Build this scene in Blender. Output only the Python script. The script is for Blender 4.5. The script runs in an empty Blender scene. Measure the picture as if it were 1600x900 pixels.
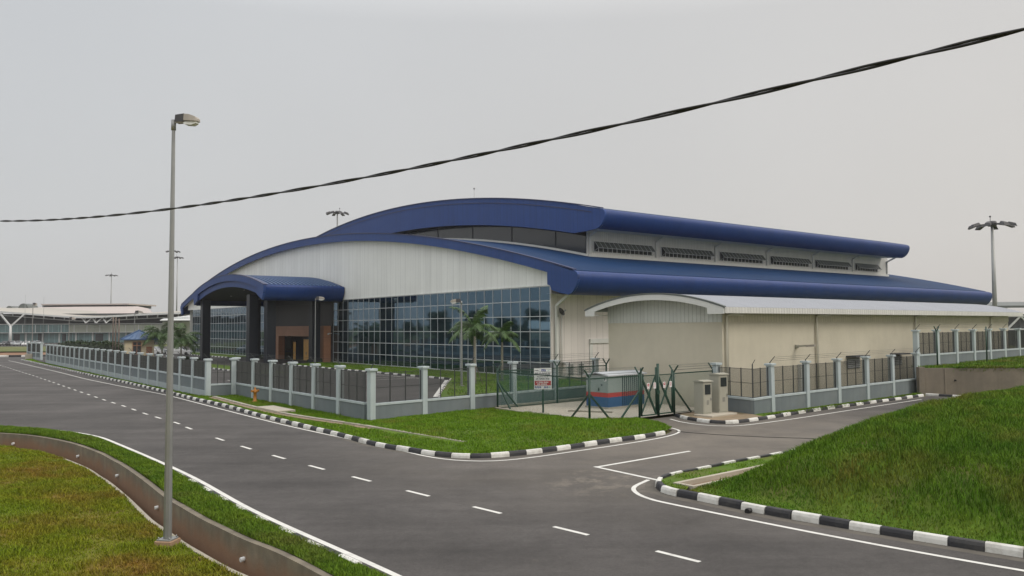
import bpy, bmesh, math, random
import numpy as np
from mathutils import Vector, Matrix, geometry
R_ = math.radians
random.seed(7)
rng = np.random.default_rng(11)
scene = bpy.context.scene
C = scene.collection

# ------------------------------------------------------------------ camera
cam_d = bpy.data.cameras.new('camera')
cam = bpy.data.objects.new('camera', cam_d)
C.objects.link(cam)
cam.matrix_world = Matrix([[0.999982, 0.005923, 0.0, 0], [0.000287, -0.048496, -0.998823, 0], [-0.005916, 0.998806, -0.048496, 5.0], [0, 0, 0, 1]])
cam_d.sensor_width = 36.0
cam_d.lens = 36.0 * 1248.0 / 1600.0
cam_d.clip_start = 0.1
cam_d.clip_end = 6000
scene.camera = cam

# ------------------------------------------------------------------ sky, sun, exposure
SUN_AZ, SUN_EL = 112.0, 38.0          # degrees clockwise from +Y, degrees above the horizon
world = bpy.data.worlds.new('World')
scene.world = world
world.use_nodes = True
nt = world.node_tree
nt.nodes.clear()
out = nt.nodes.new('ShaderNodeOutputWorld')
bg = nt.nodes.new('ShaderNodeBackground')
bg.inputs['Strength'].default_value = 0.1
sky = nt.nodes.new('ShaderNodeTexSky')
sky.sky_type = 'NISHITA'
sky.sun_disc = False
sky.sun_elevation = R_(SUN_EL)
sky.sun_rotation = R_(SUN_AZ)
sky.dust_density = 6.0
sky.air_density = 1.5
tc = nt.nodes.new('ShaderNodeTexCoord')
sep = nt.nodes.new('ShaderNodeSeparateXYZ')
nt.links.new(tc.outputs['Generated'], sep.inputs[0])
ramp = nt.nodes.new('ShaderNodeValToRGB')      # overcast: hazy grey low down, much brighter overhead
cr = ramp.color_ramp
cr.elements[0].position = 0.0
cr.elements[0].color = (0.575, 0.565, 0.552, 1)
cr.elements[1].position = 1.0
cr.elements[1].color = (1.5, 1.5, 1.5, 1)
for pos, c in ((0.10, (0.60, 0.603, 0.603)), (0.36, (0.60, 0.612, 0.625)), (0.60, (1.25, 1.26, 1.27))):
    e = cr.elements.new(pos)
    e.color = (*c, 1)
nt.links.new(sep.outputs['Z'], ramp.inputs[0])
dot = nt.nodes.new('ShaderNodeVectorMath')
dot.operation = 'DOT_PRODUCT'
nt.links.new(tc.outputs['Generated'], dot.inputs[0])
dot.inputs[1].default_value = (math.sin(R_(SUN_AZ)), math.cos(R_(SUN_AZ)), 0)
mr = nt.nodes.new('ShaderNodeMapRange')
mr.inputs['From Min'].default_value = -0.8
mr.inputs['From Max'].default_value = 0.6
nt.links.new(dot.outputs['Value'], mr.inputs['Value'])
warm = nt.nodes.new('ShaderNodeMix')
warm.data_type = 'RGBA'
warm.inputs['A'].default_value = (0.945, 0.957, 0.972, 1)
warm.inputs['B'].default_value = (1.09, 1.03, 0.965, 1)
nt.links.new(mr.outputs['Result'], warm.inputs['Factor'])
mul = nt.nodes.new('ShaderNodeMix')
mul.data_type = 'RGBA'
mul.blend_type = 'MULTIPLY'
mul.inputs['Factor'].default_value = 1.0
nt.links.new(ramp.outputs['Color'], mul.inputs['A'])
nt.links.new(warm.outputs['Result'], mul.inputs['B'])
cn = nt.nodes.new('ShaderNodeTexNoise')
cn.inputs['Scale'].default_value = 2.2
cn.inputs['Detail'].default_value = 4.0
nt.links.new(tc.outputs['Generated'], cn.inputs['Vector'])
cm = nt.nodes.new('ShaderNodeMapRange')
cm.inputs['From Min'].default_value = 0.3
cm.inputs['From Max'].default_value = 0.7
cm.inputs['To Min'].default_value = 9.75
cm.inputs['To Max'].default_value = 10.25
nt.links.new(cn.outputs['Fac'], cm.inputs['Value'])
sc10 = nt.nodes.new('ShaderNodeVectorMath')
sc10.operation = 'SCALE'
nt.links.new(cm.outputs['Result'], sc10.inputs['Scale'])
nt.links.new(mul.outputs['Result'], sc10.inputs[0])
mixs = nt.nodes.new('ShaderNodeMix')
mixs.data_type = 'RGBA'
mixs.inputs['Factor'].default_value = 0.95
nt.links.new(sky.outputs['Color'], mixs.inputs['A'])
nt.links.new(sc10.outputs['Vector'], mixs.inputs['B'])
nt.links.new(mixs.outputs['Result'], bg.inputs['Color'])
nt.links.new(bg.outputs['Background'], out.inputs['Surface'])

sun_d = bpy.data.lights.new('sun', 'SUN')
sun_d.energy = 1.1
sun_d.angle = R_(24)
sun_d.color = (1.0, 0.93, 0.84)
sun = bpy.data.objects.new('sun', sun_d)
C.objects.link(sun)
_d = Vector((math.sin(R_(SUN_AZ)) * math.cos(R_(SUN_EL)), math.cos(R_(SUN_AZ)) * math.cos(R_(SUN_EL)), math.sin(R_(SUN_EL))))
sun.rotation_euler = _d.to_track_quat('Z', 'Y').to_euler()

scene.view_settings.view_transform = 'Standard'
scene.view_settings.look = 'None'
scene.view_settings.exposure = 0.08
scene.view_settings.gamma = 1.0
scene.view_settings.use_curve_mapping = False
scene.render.engine = 'CYCLES'
scene.cycles.use_denoising = True
scene.cycles.max_bounces = 8
scene.cycles.transparent_max_bounces = 16
scene.cycles.volume_bounces = 0

# ------------------------------------------------------------------ materials
def mat(name, col, rough=0.6, metal=0.0, noise=None, bump=None, spec=0.5, seam=None, ribs=None, island=0.0,
        col2=None, grime=None, streak=0.0):
    """Principled material. noise=(scale, amount[, detail]); bump=(scale, strength); seam=(axis, period, width, dark);
    ribs=(axis, period, strength); col2 = second colour mixed by the noise; grime=(scale, amount, colour)."""
    m = bpy.data.materials.new(name)
    m.use_nodes = True
    t = m.node_tree
    p = t.nodes['Principled BSDF']
    p.inputs['Base Color'].default_value = (*col, 1)
    p.inputs['Roughness'].default_value = rough
    p.inputs['Metallic'].default_value = metal
    p.inputs['Specular IOR Level'].default_value = spec
    L = t.links.new
    co = t.nodes.new('ShaderNodeTexCoord')
    src = co.outputs['Object']
    cur = None

    def rgb(c):
        n = t.nodes.new('ShaderNodeRGB')
        n.outputs[0].default_value = (*c, 1)
        return n.outputs[0]

    def math_(op, a, b=None):
        n = t.nodes.new('ShaderNodeMath')
        n.operation = op
        for k, v in enumerate((a, b)):
            if v is None:
                continue
            if isinstance(v, (int, float)):
                n.inputs[k].default_value = v
            else:
                L(v, n.inputs[k])
        return n.outputs[0]

    def mix(a, b, f, blend='MIX'):
        n = t.nodes.new('ShaderNodeMix')
        n.data_type = 'RGBA'
        n.blend_type = blend
        L(a, n.inputs['A'])
        L(b, n.inputs['B'])
        if isinstance(f, (int, float)):
            n.inputs['Factor'].default_value = f
        else:
            L(f, n.inputs['Factor'])
        return n.outputs['Result']

    def ntex(scale, detail=4.0, rough_=0.6):
        n = t.nodes.new('ShaderNodeTexNoise')
        n.inputs['Scale'].default_value = scale
        n.inputs['Detail'].default_value = detail
        n.inputs['Roughness'].default_value = rough_
        L(src, n.inputs['Vector'])
        return n.outputs['Fac']

    def rng_(v, a, b, c, d):
        n = t.nodes.new('ShaderNodeMapRange')
        n.inputs['From Min'].default_value = a
        n.inputs['From Max'].default_value = b
        n.inputs['To Min'].default_value = c
        n.inputs['To Max'].default_value = d
        L(v, n.inputs['Value'])
        return n.outputs['Result']

    cur = rgb(col)
    if noise:
        f = ntex(noise[0], noise[2] if len(noise) > 2 else 5.0)
        if col2 is not None:
            cur = mix(cur, rgb(col2), rng_(f, 0.35, 0.65, 0.0, 1.0))
        else:
            v = rng_(f, 0.25, 0.75, 1.0 - noise[1], 1.0 + noise[1])
            n = t.nodes.new('ShaderNodeCombineColor')
            for k in range(3):
                L(v, n.inputs[k])
            cur = mix(cur, n.outputs[0], 1.0, 'MULTIPLY')
    if grime:
        f = rng_(ntex(grime[0], 6.0, 0.7), 0.48, 0.72, 0.0, grime[1])
        cur = mix(cur, rgb(grime[2]), f)
    if streak:
        mpn = t.nodes.new('ShaderNodeMapping')
        mpn.inputs['Scale'].default_value = (3.0, 3.0, 0.12)
        L(src, mpn.inputs['Vector'])
        sn = t.nodes.new('ShaderNodeTexNoise')
        sn.inputs['Scale'].default_value = 1.0
        sn.inputs['Detail'].default_value = 6.0
        L(mpn.outputs['Vector'], sn.inputs['Vector'])
        cur = mix(cur, rgb(tuple(c * 0.72 for c in col)), rng_(sn.outputs['Fac'], 0.45, 0.8, 0.0, streak))
    if island:
        g = t.nodes.new('ShaderNodeNewGeometry')
        v = rng_(g.outputs['Random Per Island'], 0, 1, 1 - island, 1 + island)
        n = t.nodes.new('ShaderNodeCombineColor')
        for k in range(3):
            L(v, n.inputs[k])
        cur = mix(cur, n.outputs[0], 1.0, 'MULTIPLY')
    height = None
    if seam:
        sx = t.nodes.new('ShaderNodeSeparateXYZ')
        L(src, sx.inputs[0])
        a = math_('DIVIDE', sx.outputs['XYZ'.index(seam[0])], seam[1])
        fr = math_('FRACT', a)
        isl = math_('LESS_THAN', fr, seam[2])
        cur = mix(cur, rgb(tuple(c * seam[3] for c in col)), isl)
        fl = math_('FLOOR', a)
        wn = t.nodes.new('ShaderNodeTexWhiteNoise')
        wn.noise_dimensions = '1D'
        L(fl, wn.inputs['W'])
        v = rng_(wn.outputs['Value'], 0, 1, 0.96, 1.03)
        n = t.nodes.new('ShaderNodeCombineColor')
        for k in range(3):
            L(v, n.inputs[k])
        cur = mix(cur, n.outputs[0], 1.0, 'MULTIPLY')
    if ribs:
        sx = t.nodes.new('ShaderNodeSeparateXYZ')
        L(src, sx.inputs[0])
        a = math_('MULTIPLY', sx.outputs['XYZ'.index(ribs[0])], 2 * math.pi / ribs[1])
        s = math_('SINE', a)
        height = rng_(s, 0.0, 1.0, 0.0, ribs[2])
    if bump:
        b = rng_(ntex(bump[0], 6.0, 0.65), 0, 1, 0, bump[1])
        height = b if height is None else math_('ADD', height, b)
    if height is not None:
        n = t.nodes.new('ShaderNodeBump')
        n.inputs['Strength'].default_value = 1.0
        n.inputs['Distance'].default_value = 1.0
        L(height, n.inputs['Height'])
        L(n.outputs['Normal'], p.inputs['Normal'])
    L(cur, p.inputs['Base Color'])
    return m

MT = {}
MT['white_front'] = mat('white_cladding_across', (0.79, 0.81, 0.79), 0.45, streak=0.35, noise=(0.25, 0.05), seam=('Y', 1.2, 0.022, 0.55))  # lighter copy of the side cladding, missing light put into the colour
MT['white_side'] = mat('white_cladding_along', (0.67, 0.635, 0.61), 0.45, streak=0.3, noise=(0.25, 0.05), seam=('X', 0.86, 0.03, 0.5))  # same cladding as the front, with the sun's warmth put into the colour
MT['white_ribbed'] = mat('white_ribbed_sheet', (0.60, 0.60, 0.58), 0.5, noise=(0.6, 0.05), seam=('X', 0.3, 0.12, 0.75), ribs=('X', 0.3, 0.02))
MT['annex_ribbed_front'] = mat('white_ribbed_gable', (0.56, 0.58, 0.54), 0.5, noise=(0.6, 0.05), seam=('Y', 0.30, 0.10, 0.6), ribs=('Y', 0.30, 0.02))
MT['annex_ribbed_side'] = mat('cream_ribbed_band', (0.52, 0.48, 0.36), 0.5, noise=(0.6, 0.05), seam=('X', 0.30, 0.12, 0.75), ribs=('X', 0.30, 0.02))
MT['annex_wall'] = mat('cream_painted_wall', (0.545, 0.51, 0.41), 0.8, streak=0.12, noise=(0.5, 0.07, 8), bump=(14, 0.004), grime=(0.35, 0.22, (0.33, 0.30, 0.23)))
MT['white_paint'] = mat('white_paint', (0.60, 0.61, 0.59), 0.5, noise=(2.0, 0.06))
MT['blue_fascia'] = mat('blue_fascia_across', (0.022, 0.062, 0.220), 0.5, streak=0.5, spec=0.3, noise=(0.3, 0.08), seam=('Y', 1.2, 0.025, 0.6))
MT['blue_eave'] = mat('blue_fascia_along', (0.009, 0.038, 0.165), 0.45, streak=0.5, spec=0.3, noise=(0.3, 0.08), seam=('X', 1.2, 0.012, 0.62))
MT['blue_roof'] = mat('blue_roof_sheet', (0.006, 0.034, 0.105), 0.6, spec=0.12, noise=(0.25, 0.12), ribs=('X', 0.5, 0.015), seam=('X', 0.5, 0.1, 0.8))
MT['blue_dark'] = mat('blue_trim', (0.018, 0.028, 0.095), 0.45, noise=(0.5, 0.08))
MT['grey_roof'] = mat('grey_roof_sheet', (0.26, 0.28, 0.32), 0.45, noise=(0.3, 0.08), ribs=('X', 0.3, 0.02), seam=('X', 0.3, 0.1, 0.85))
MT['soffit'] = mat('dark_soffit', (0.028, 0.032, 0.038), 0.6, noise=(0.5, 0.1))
MT['dark_clad'] = mat('dark_grey_cladding', (0.017, 0.020, 0.024), 0.5, noise=(0.4, 0.15), seam=('Y', 0.6, 0.05, 0.45))
MT['column'] = mat('dark_column', (0.006, 0.010, 0.020), 0.45, noise=(0.6, 0.1))
MT['brown'] = mat('brown_portal', (0.36, 0.175, 0.10), 0.5, noise=(0.7, 0.12), seam=('Z', 1.2, 0.02, 0.6))
MT['amber'] = mat('amber_lit_timber', (0.62, 0.34, 0.07), 0.45, noise=(2.5, 0.15))  # timber of the doors with the yellow light on it put into the colour
MT['mullion'] = mat('pale_mullion', (0.50, 0.52, 0.54), 0.45, noise=(1.0, 0.05))
MT['dark_glass'] = mat('dark_band_glass', (0.03, 0.035, 0.04), 0.12, noise=(0.3, 0.1), spec=0.6)
MT['louvre'] = mat('grey_louvre', (0.105, 0.12, 0.115), 0.5, noise=(2, 0.1))
MT['steel'] = mat('galvanised_steel', (0.30, 0.31, 0.31), 0.45, 0.55, noise=(3.0, 0.12), grime=(1.5, 0.3, (0.2, 0.19, 0.17)))
MT['post_paint'] = mat('pale_blue_grey_render', (0.43, 0.495, 0.515), 0.8, streak=0.55, noise=(1.2, 0.06), bump=(30, 0.003), grime=(0.8, 0.3, (0.36, 0.37, 0.35)))
MT['panel_paint'] = mat('slate_grey_render', (0.155, 0.185, 0.20), 0.85, streak=0.3, noise=(0.7, 0.1), bump=(30, 0.003), grime=(0.5, 0.3, (0.22, 0.23, 0.22)))
MT['foot_paint'] = mat('pale_footing_render', (0.36, 0.41, 0.44), 0.85, noise=(0.7, 0.08), grime=(0.6, 0.4, (0.25, 0.25, 0.22)))
MT['mesh_wire'] = mat('charcoal_fence_wire', (0.05, 0.055, 0.055), 0.5)
MT['green_steel'] = mat('green_painted_steel', (0.008, 0.045, 0.028), 0.45, noise=(2, 0.2))
MT['green_wire'] = mat('green_coated_wire', (0.010, 0.085, 0.065), 0.5)
MT['black'] = mat('black_rubber', (0.012, 0.012, 0.013), 0.5)
MT['cable'] = mat('black_cable_sheath', (0.010, 0.010, 0.012), 0.45)
MT['concrete'] = mat('concrete', (0.36, 0.33, 0.28), 0.9, noise=(0.8, 0.14, 8), bump=(18, 0.006), grime=(0.7, 0.5, (0.22, 0.19, 0.15)))
MT['concrete_pale'] = mat('pale_concrete', (0.42, 0.385, 0.32), 0.9, noise=(0.6, 0.14, 8), bump=(18, 0.002), grime=(0.8, 0.45, (0.30, 0.25, 0.19)))
MT['concrete_stained'] = mat('stained_concrete', (0.215, 0.185, 0.15), 0.95, streak=0.7, noise=(0.9, 0.2, 8), bump=(12, 0.008), grime=(0.5, 0.7, (0.15, 0.13, 0.115)))
MT['kerb_white'] = mat('kerb_white_paint', (0.66, 0.66, 0.63), 0.75, noise=(1.5, 0.10, 8), bump=(25, 0.004), grime=(1.6, 0.75, (0.33, 0.31, 0.27)))
MT['kerb_black'] = mat('kerb_black_paint', (0.022, 0.023, 0.028), 0.65, noise=(1.5, 0.2, 8), bump=(25, 0.004), grime=(1.6, 0.5, (0.10, 0.095, 0.085)))
MT['line'] = mat('road_line_paint', (0.66, 0.66, 0.63), 0.75, noise=(2.0, 0.08, 8), grime=(3.0, 0.45, (0.34, 0.33, 0.31)))
MT['gutter_dust'] = mat('gutter_dust', (0.105, 0.095, 0.08), 0.9, noise=(1.5, 0.25, 8), grime=(0.8, 0.7, (0.06, 0.057, 0.054)))
MT['soil'] = mat('reddish_soil', (0.22, 0.12, 0.065), 0.95, noise=(1.2, 0.25, 8), bump=(6, 0.03))
MT['tan_soil'] = mat('tan_soil', (0.25, 0.19, 0.125), 0.95, noise=(1.4, 0.25, 8), bump=(6, 0.02), grime=(0.9, 0.6, (0.12, 0.12, 0.05)))
MT['lamp_body'] = mat('lamp_housing', (0.36, 0.33, 0.29), 0.5, noise=(3, 0.06))
MT['lamp_dark'] = mat('lamp_dark_housing', (0.05, 0.05, 0.055), 0.55)
MT['lamp_lens'] = mat('lamp_lens', (0.70, 0.71, 0.68), 0.2)
MT['yellow'] = mat('hydrant_paint', (0.42, 0.17, 0.02), 0.5, noise=(5, 0.15))
MT['cab'] = mat('beige_grey_steel', (0.36, 0.355, 0.30), 0.5, noise=(1.2, 0.07), grime=(2.0, 0.2, (0.25, 0.23, 0.18)))
MT['tx_grey'] = mat('grey_green_enamel', (0.27, 0.315, 0.31), 0.45, noise=(1.0, 0.06))
MT['tx_top'] = mat('pale_grey_lid', (0.46, 0.49, 0.52), 0.5, noise=(1.0, 0.05))
MT['red'] = mat('red_enamel', (0.42, 0.03, 0.035), 0.5, noise=(1.0, 0.06))
MT['navy'] = mat('blue_enamel', (0.02, 0.075, 0.22), 0.5, noise=(1.0, 0.06))
MT['plate'] = mat('white_plate', (0.72, 0.73, 0.74), 0.5)
MT['ink'] = mat('dark_lettering', (0.08, 0.085, 0.10), 0.6)
MT['ink_blue'] = mat('blue_lettering', (0.03, 0.06, 0.25), 0.6)
MT['ink_green'] = mat('green_pictogram', (0.20, 0.42, 0.36), 0.6)
MT['deck_blue'] = mat('shaded_blue_pan', (0.006, 0.016, 0.055), 0.6, spec=0.15)  # canopy blue darkened between the ribs, shade put into the colour
MT['annex_pipe'] = mat('cream_pipe', (0.60, 0.575, 0.48), 0.5, noise=(1.0, 0.05))
MT['rib_blue'] = mat('lit_blue_standing_seam', (0.030, 0.085, 0.215), 0.4)  # lighter copy of the canopy blue, light on the ribs put into colour
MT['plinth_tan'] = mat('tan_stained_plinth', (0.33, 0.22, 0.14), 0.9, noise=(2.0, 0.2, 6))
MT['trunk'] = mat('palm_trunk', (0.26, 0.24, 0.20), 0.9, noise=(3, 0.25, 6))
MT['bark'] = mat('tree_bark', (0.11, 0.085, 0.06), 0.95, noise=(2, 0.3, 6))
MT['frond'] = mat('palm_leaf', (0.045, 0.098, 0.018), 0.5, noise=(1.0, 0.3), island=0.35)
MT['leaf'] = mat('tree_leaf', (0.032, 0.062, 0.020), 0.6, noise=(0.35, 0.4), island=0.35)
MT['hedge'] = mat('hedge_leaf', (0.035, 0.060, 0.022), 0.7, noise=(0.5, 0.4), island=0.3)
MT['term_roof'] = mat('terminal_roof_sheet', (0.40, 0.375, 0.33), 0.6, noise=(0.05, 0.08))  # terminal paints are paled, part of the distance haze is in their colour
MT['term_pink'] = mat('terminal_pale_cladding', (0.46, 0.40, 0.375), 0.6, noise=(0.05, 0.05))
MT['term_white'] = mat('terminal_white_steel', (0.62, 0.64, 0.64), 0.5)
MT['term_dark'] = mat('terminal_dark_recess', (0.06, 0.065, 0.07), 0.7, noise=(0.2, 0.2))
MT['term_teal'] = mat('terminal_teal_glass', (0.16, 0.25, 0.26), 0.2, noise=(0.12, 0.3), seam=('X', 2.2, 0.06, 1.9))
MT['term_cream'] = mat('terminal_cream_panel', (0.42, 0.45, 0.38), 0.5, noise=(0.05, 0.15), seam=('X', 3.0, 0.02, 0.7))
MT['hut_wall'] = mat('hut_cream_wall', (0.56, 0.49, 0.34), 0.85, noise=(0.8, 0.06))
MT['hut_roof'] = mat('hut_blue_roof', (0.045, 0.10, 0.21), 0.45, noise=(0.5, 0.1))
MT['rust_pole'] = mat('brown_steel_pipe', (0.15, 0.115, 0.095), 0.6, noise=(1.0, 0.15))
MT['car_white'] = mat('car_white_paint', (0.68, 0.69, 0.70), 0.25)
MT['car_silver'] = mat('car_silver_paint', (0.36, 0.38, 0.40), 0.3, 0.3)
MT['car_dark'] = mat('car_dark_paint', (0.04, 0.042, 0.05), 0.25)
MT['car_glass'] = mat('car_glass', (0.02, 0.022, 0.026), 0.1)
MT['tyre'] = mat('tyre_rubber', (0.015, 0.015, 0.015), 0.8)

# coated curtain-wall glass: a tinted mirror
def glass_mat():
    m = bpy.data.materials.new('blue_reflective_glass')
    m.use_nodes = True
    t = m.node_tree
    p = t.nodes['Principled BSDF']
    p.inputs['Metallic'].default_value = 1.0
    p.inputs['Roughness'].default_value = 0.035
    g = t.nodes.new('ShaderNodeNewGeometry')
    mr_ = t.nodes.new('ShaderNodeMix')
    mr_.data_type = 'RGBA'
    mr_.inputs['A'].default_value = (0.090, 0.150, 0.205, 1)
    mr_.inputs['B'].default_value = (0.130, 0.200, 0.262, 1)
    t.links.new(g.outputs['Random Per Island'], mr_.inputs['Factor'])
    t.links.new(mr_.outputs['Result'], p.inputs['Base Color'])
    d = t.nodes.new('ShaderNodeBsdfDiffuse')          # faint blue body tint of the coated pane
    d.inputs['Color'].default_value = (0.020, 0.060, 0.085, 1)
    mx = t.nodes.new('ShaderNodeMixShader')
    mx.inputs['Fac'].default_value = 0.2
    t.links.new(p.outputs['BSDF'], mx.inputs[1])
    t.links.new(d.outputs['BSDF'], mx.inputs[2])
    t.links.new(mx.outputs['Shader'], t.nodes['Material Output'].inputs['Surface'])
    return m
MT['glass'] = glass_mat()

# asphalt: dark aggregate with a fine speckle, broad tone changes, tyre-polished bands and dust blown on near the junction
def asphalt_mat(name, base=0.062, dust=True):
    m = bpy.data.materials.new(name)
    m.use_nodes = True
    t = m.node_tree
    L = t.links.new
    p = t.nodes['Principled BSDF']
    p.inputs['Roughness'].default_value = 0.82
    p.inputs['Specular IOR Level'].default_value = 0.35
    co = t.nodes.new('ShaderNodeTexCoord')

    def noise(scale, detail, rough=0.6, vec=None):
        n = t.nodes.new('ShaderNodeTexNoise')
        n.inputs['Scale'].default_value = scale
        n.inputs['Detail'].default_value = detail
        n.inputs['Roughness'].default_value = rough
        L(vec or co.outputs['Object'], n.inputs['Vector'])
        return n.outputs['Fac']

    def rg(v, a, b, c, d):
        n = t.nodes.new('ShaderNodeMapRange')
        for k, x in zip(('From Min', 'From Max', 'To Min', 'To Max'), (a, b, c, d)):
            n.inputs[k].default_value = x
        L(v, n.inputs['Value'])
        return n.outputs['Result']

    def mth(op, a, b):
        n = t.nodes.new('ShaderNodeMath')
        n.operation = op
        for k, x in enumerate((a, b)):
            if isinstance(x, (int, float)):
                n.inputs[k].default_value = x
            else:
                L(x, n.inputs[k])
        return n.outputs[0]
    mp = t.nodes.new('ShaderNodeMapping')
    mp.inputs['Rotation'].default_value = (0, 0, R_(-52.36))
    mp.inputs['Scale'].default_value = (0.05, 0.6, 1)
    L(co.outputs['Object'], mp.inputs['Vector'])
    f = mth('MULTIPLY', rg(noise(0.16, 6, 0.65), 0.3, 0.7, 0.66, 1.38), rg(noise(34, 3, 0.7), 0.25, 0.75, 0.68, 1.32))
    f = mth('MULTIPLY', f, rg(noise(1.0, 5, 0.6, mp.outputs['Vector']), 0.3, 0.7, 0.80, 1.22))
    f = mth('MULTIPLY', f, rg(noise(2.3, 8, 0.7), 0.3, 0.75, 0.84, 1.18))
    f = mth('MULTIPLY', f, rg(noise(9.0, 8, 0.8), 0.25, 0.75, 0.72, 1.28))
    f = mth('ADD', f, rg(noise(21.0, 2, 0.5), 0.70, 0.78, 0.0, 0.9))
    cc = t.nodes.new('ShaderNodeMix')
    cc.data_type = 'RGBA'
    cc.inputs['A'].default_value = (0, 0, 0, 1)
    cc.inputs['B'].default_value = (base * 1.06, base * 0.985, base * 0.95, 1)
    cc.clamp_factor = False
    L(f, cc.inputs['Factor'])
    col = cc.outputs['Result']
    if dust:
        d = t.nodes.new('ShaderNodeMix')
        d.data_type = 'RGBA'
        d.inputs['B'].default_value = (0.25, 0.22, 0.18, 1)
        L(col, d.inputs['A'])
        # dusty patch carried out of the side road: fades with distance from the nose of the kerb
        v = t.nodes.new('ShaderNodeVectorMath')
        v.operation = 'DISTANCE'
        L(co.outputs['Object'], v.inputs[0])
        v.inputs[1].default_value = (3.0, 26.2, 0)
        near = rg(v.outputs['Value'], 0.5, 3.4, 0.75, 0.0)
        spots = rg(noise(1.1, 7, 0.75), 0.42, 0.62, 0.0, 1.0)
        v2 = t.nodes.new('ShaderNodeVectorMath')
        v2.operation = 'DISTANCE'
        L(co.outputs['Object'], v2.inputs[0])
        v2.inputs[1].default_value = (9.0, 36.0, 0)
        film = mth('MULTIPLY', rg(v2.outputs['Value'], 4, 18, 0.5, 0.0), rg(noise(0.35, 6, 0.7), 0.3, 0.7, 0.4, 1.2))
        far = mth('MAXIMUM', film, rg(noise(0.45, 8, 0.8), 0.62, 0.80, 0.0, 0.35))
        L(mth('MAXIMUM', mth('MULTIPLY', near, spots), far), d.inputs['Factor'])
        col = d.outputs['Result']
    L(col, p.inputs['Base Color'])
    b = t.nodes.new('ShaderNodeBump')
    b.inputs['Strength'].default_value = 0.5
    b.inputs['Distance'].default_value = 0.02
    L(noise(45, 4, 0.7), b.inputs['Height'])
    L(b.outputs['Normal'], p.inputs['Normal'])
    return m
MT['asphalt'] = asphalt_mat('asphalt', 0.063)
MT['asphalt_yard'] = asphalt_mat('asphalt_yard', 0.048, False)

# grass: greens and dry straw mixed by broad noise (colour of the plants themselves)
def grass_mat(name, greens, dry, dryness, scale=0.35, isl=0.3, soil=None, soil_amt=0.0):
    m = bpy.data.materials.new(name)
    m.use_nodes = True
    t = m.node_tree
    L = t.links.new
    p = t.nodes['Principled BSDF']
    p.inputs['Roughness'].default_value = 0.7
    p.inputs['Specular IOR Level'].default_value = 0.12
    co = t.nodes.new('ShaderNodeNewGeometry')

    def noise(scale_, detail=5, off=0.0):
        n = t.nodes.new('ShaderNodeTexNoise')
        n.noise_dimensions = '4D'
        n.inputs['W'].default_value = off
        n.inputs['Scale'].default_value = scale_
        n.inputs['Detail'].default_value = detail
        n.inputs['Roughness'].default_value = 0.65
        L(co.outputs['Position'], n.inputs['Vector'])
        return n.outputs['Fac']

    def mix(a, b, f):
        n = t.nodes.new('ShaderNodeMix')
        n.data_type = 'RGBA'
        for k, x in (('A', a), ('B', b)):
            if isinstance(x, tuple):
                n.inputs[k].default_value = (*x, 1)
            else:
                L(x, n.inputs[k])
        L(f, n.inputs['Factor'])
        return n.outputs['Result']

    def rg(v, a, b, c, d):
        n = t.nodes.new('ShaderNodeMapRange')
        for k, x in zip(('From Min', 'From Max', 'To Min', 'To Max'), (a, b, c, d)):
            n.inputs[k].default_value = x
        L(v, n.inputs['Value'])
        return n.outputs['Result']
    c = mix(greens[0], greens[1], rg(noise(scale * 2.5, 5, 1.0), 0.35, 0.65, 0, 1))
    c = mix(c, dry, rg(noise(scale, 6, 3.0), 0.62 - dryness * 0.4, 0.86 - dryness * 0.4, 0, 1))
    if soil:
        c = mix(c, soil, rg(noise(scale * 1.7, 7, 7.0), 0.66 - soil_amt * 0.3, 0.78 - soil_amt * 0.3, 0, 1))
    v = rg(co.outputs['Random Per Island'], 0, 1, 1 - isl, 1 + isl)
    n = t.nodes.new('ShaderNodeMix')
    n.data_type = 'RGBA'
    n.blend_type = 'MULTIPLY'
    n.inputs['Factor'].default_value = 1.0
    cb = t.nodes.new('ShaderNodeCombineColor')
    for k in range(3):
        L(v, cb.inputs[k])
    L(c, n.inputs['A'])
    L(cb.outputs[0], n.inputs['B'])
    L(n.outputs['Result'], p.inputs['Base Color'])
    return m
MT['blade_mound'] = grass_mat('mound_blades', ((0.066, 0.152, 0.010), (0.112, 0.198, 0.014)), (0.18, 0.140, 0.030), 0.36, 0.35, 0.5)
MT['blade_lawn'] = grass_mat('lawn_blades', ((0.098, 0.200, 0.010), (0.135, 0.235, 0.014)), (0.20, 0.19, 0.035), 0.24, 0.35, 0.45)
MT['blade_bank'] = grass_mat('bank_blades', ((0.130, 0.190, 0.010), (0.190, 0.215, 0.012)), (0.215, 0.125, 0.026), 0.42, 0.28, 0.45)
MT['blade_verge'] = grass_mat('verge_blades', ((0.080, 0.158, 0.012), (0.125, 0.195, 0.015)), (0.14, 0.13, 0.04), 0.2, 0.35, 0.45)
MT['turf'] = grass_mat('turf', ((0.070, 0.140, 0.010), (0.095, 0.150, 0.014)), (0.12, 0.10, 0.04), 0.3, 0.3, 0.0, (0.16, 0.10, 0.055), 0.25)
MT['turf_bank'] = grass_mat('turf_bank', ((0.115, 0.155, 0.010), (0.145, 0.145, 0.016)), (0.18, 0.10, 0.028), 0.5, 0.28, 0.0, (0.17, 0.10, 0.055), 0.35)
MT['field'] = grass_mat('field_grass', ((0.10, 0.125, 0.035), (0.12, 0.135, 0.045)), (0.17, 0.14, 0.06), 0.35, 0.05, 0.0)

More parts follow.
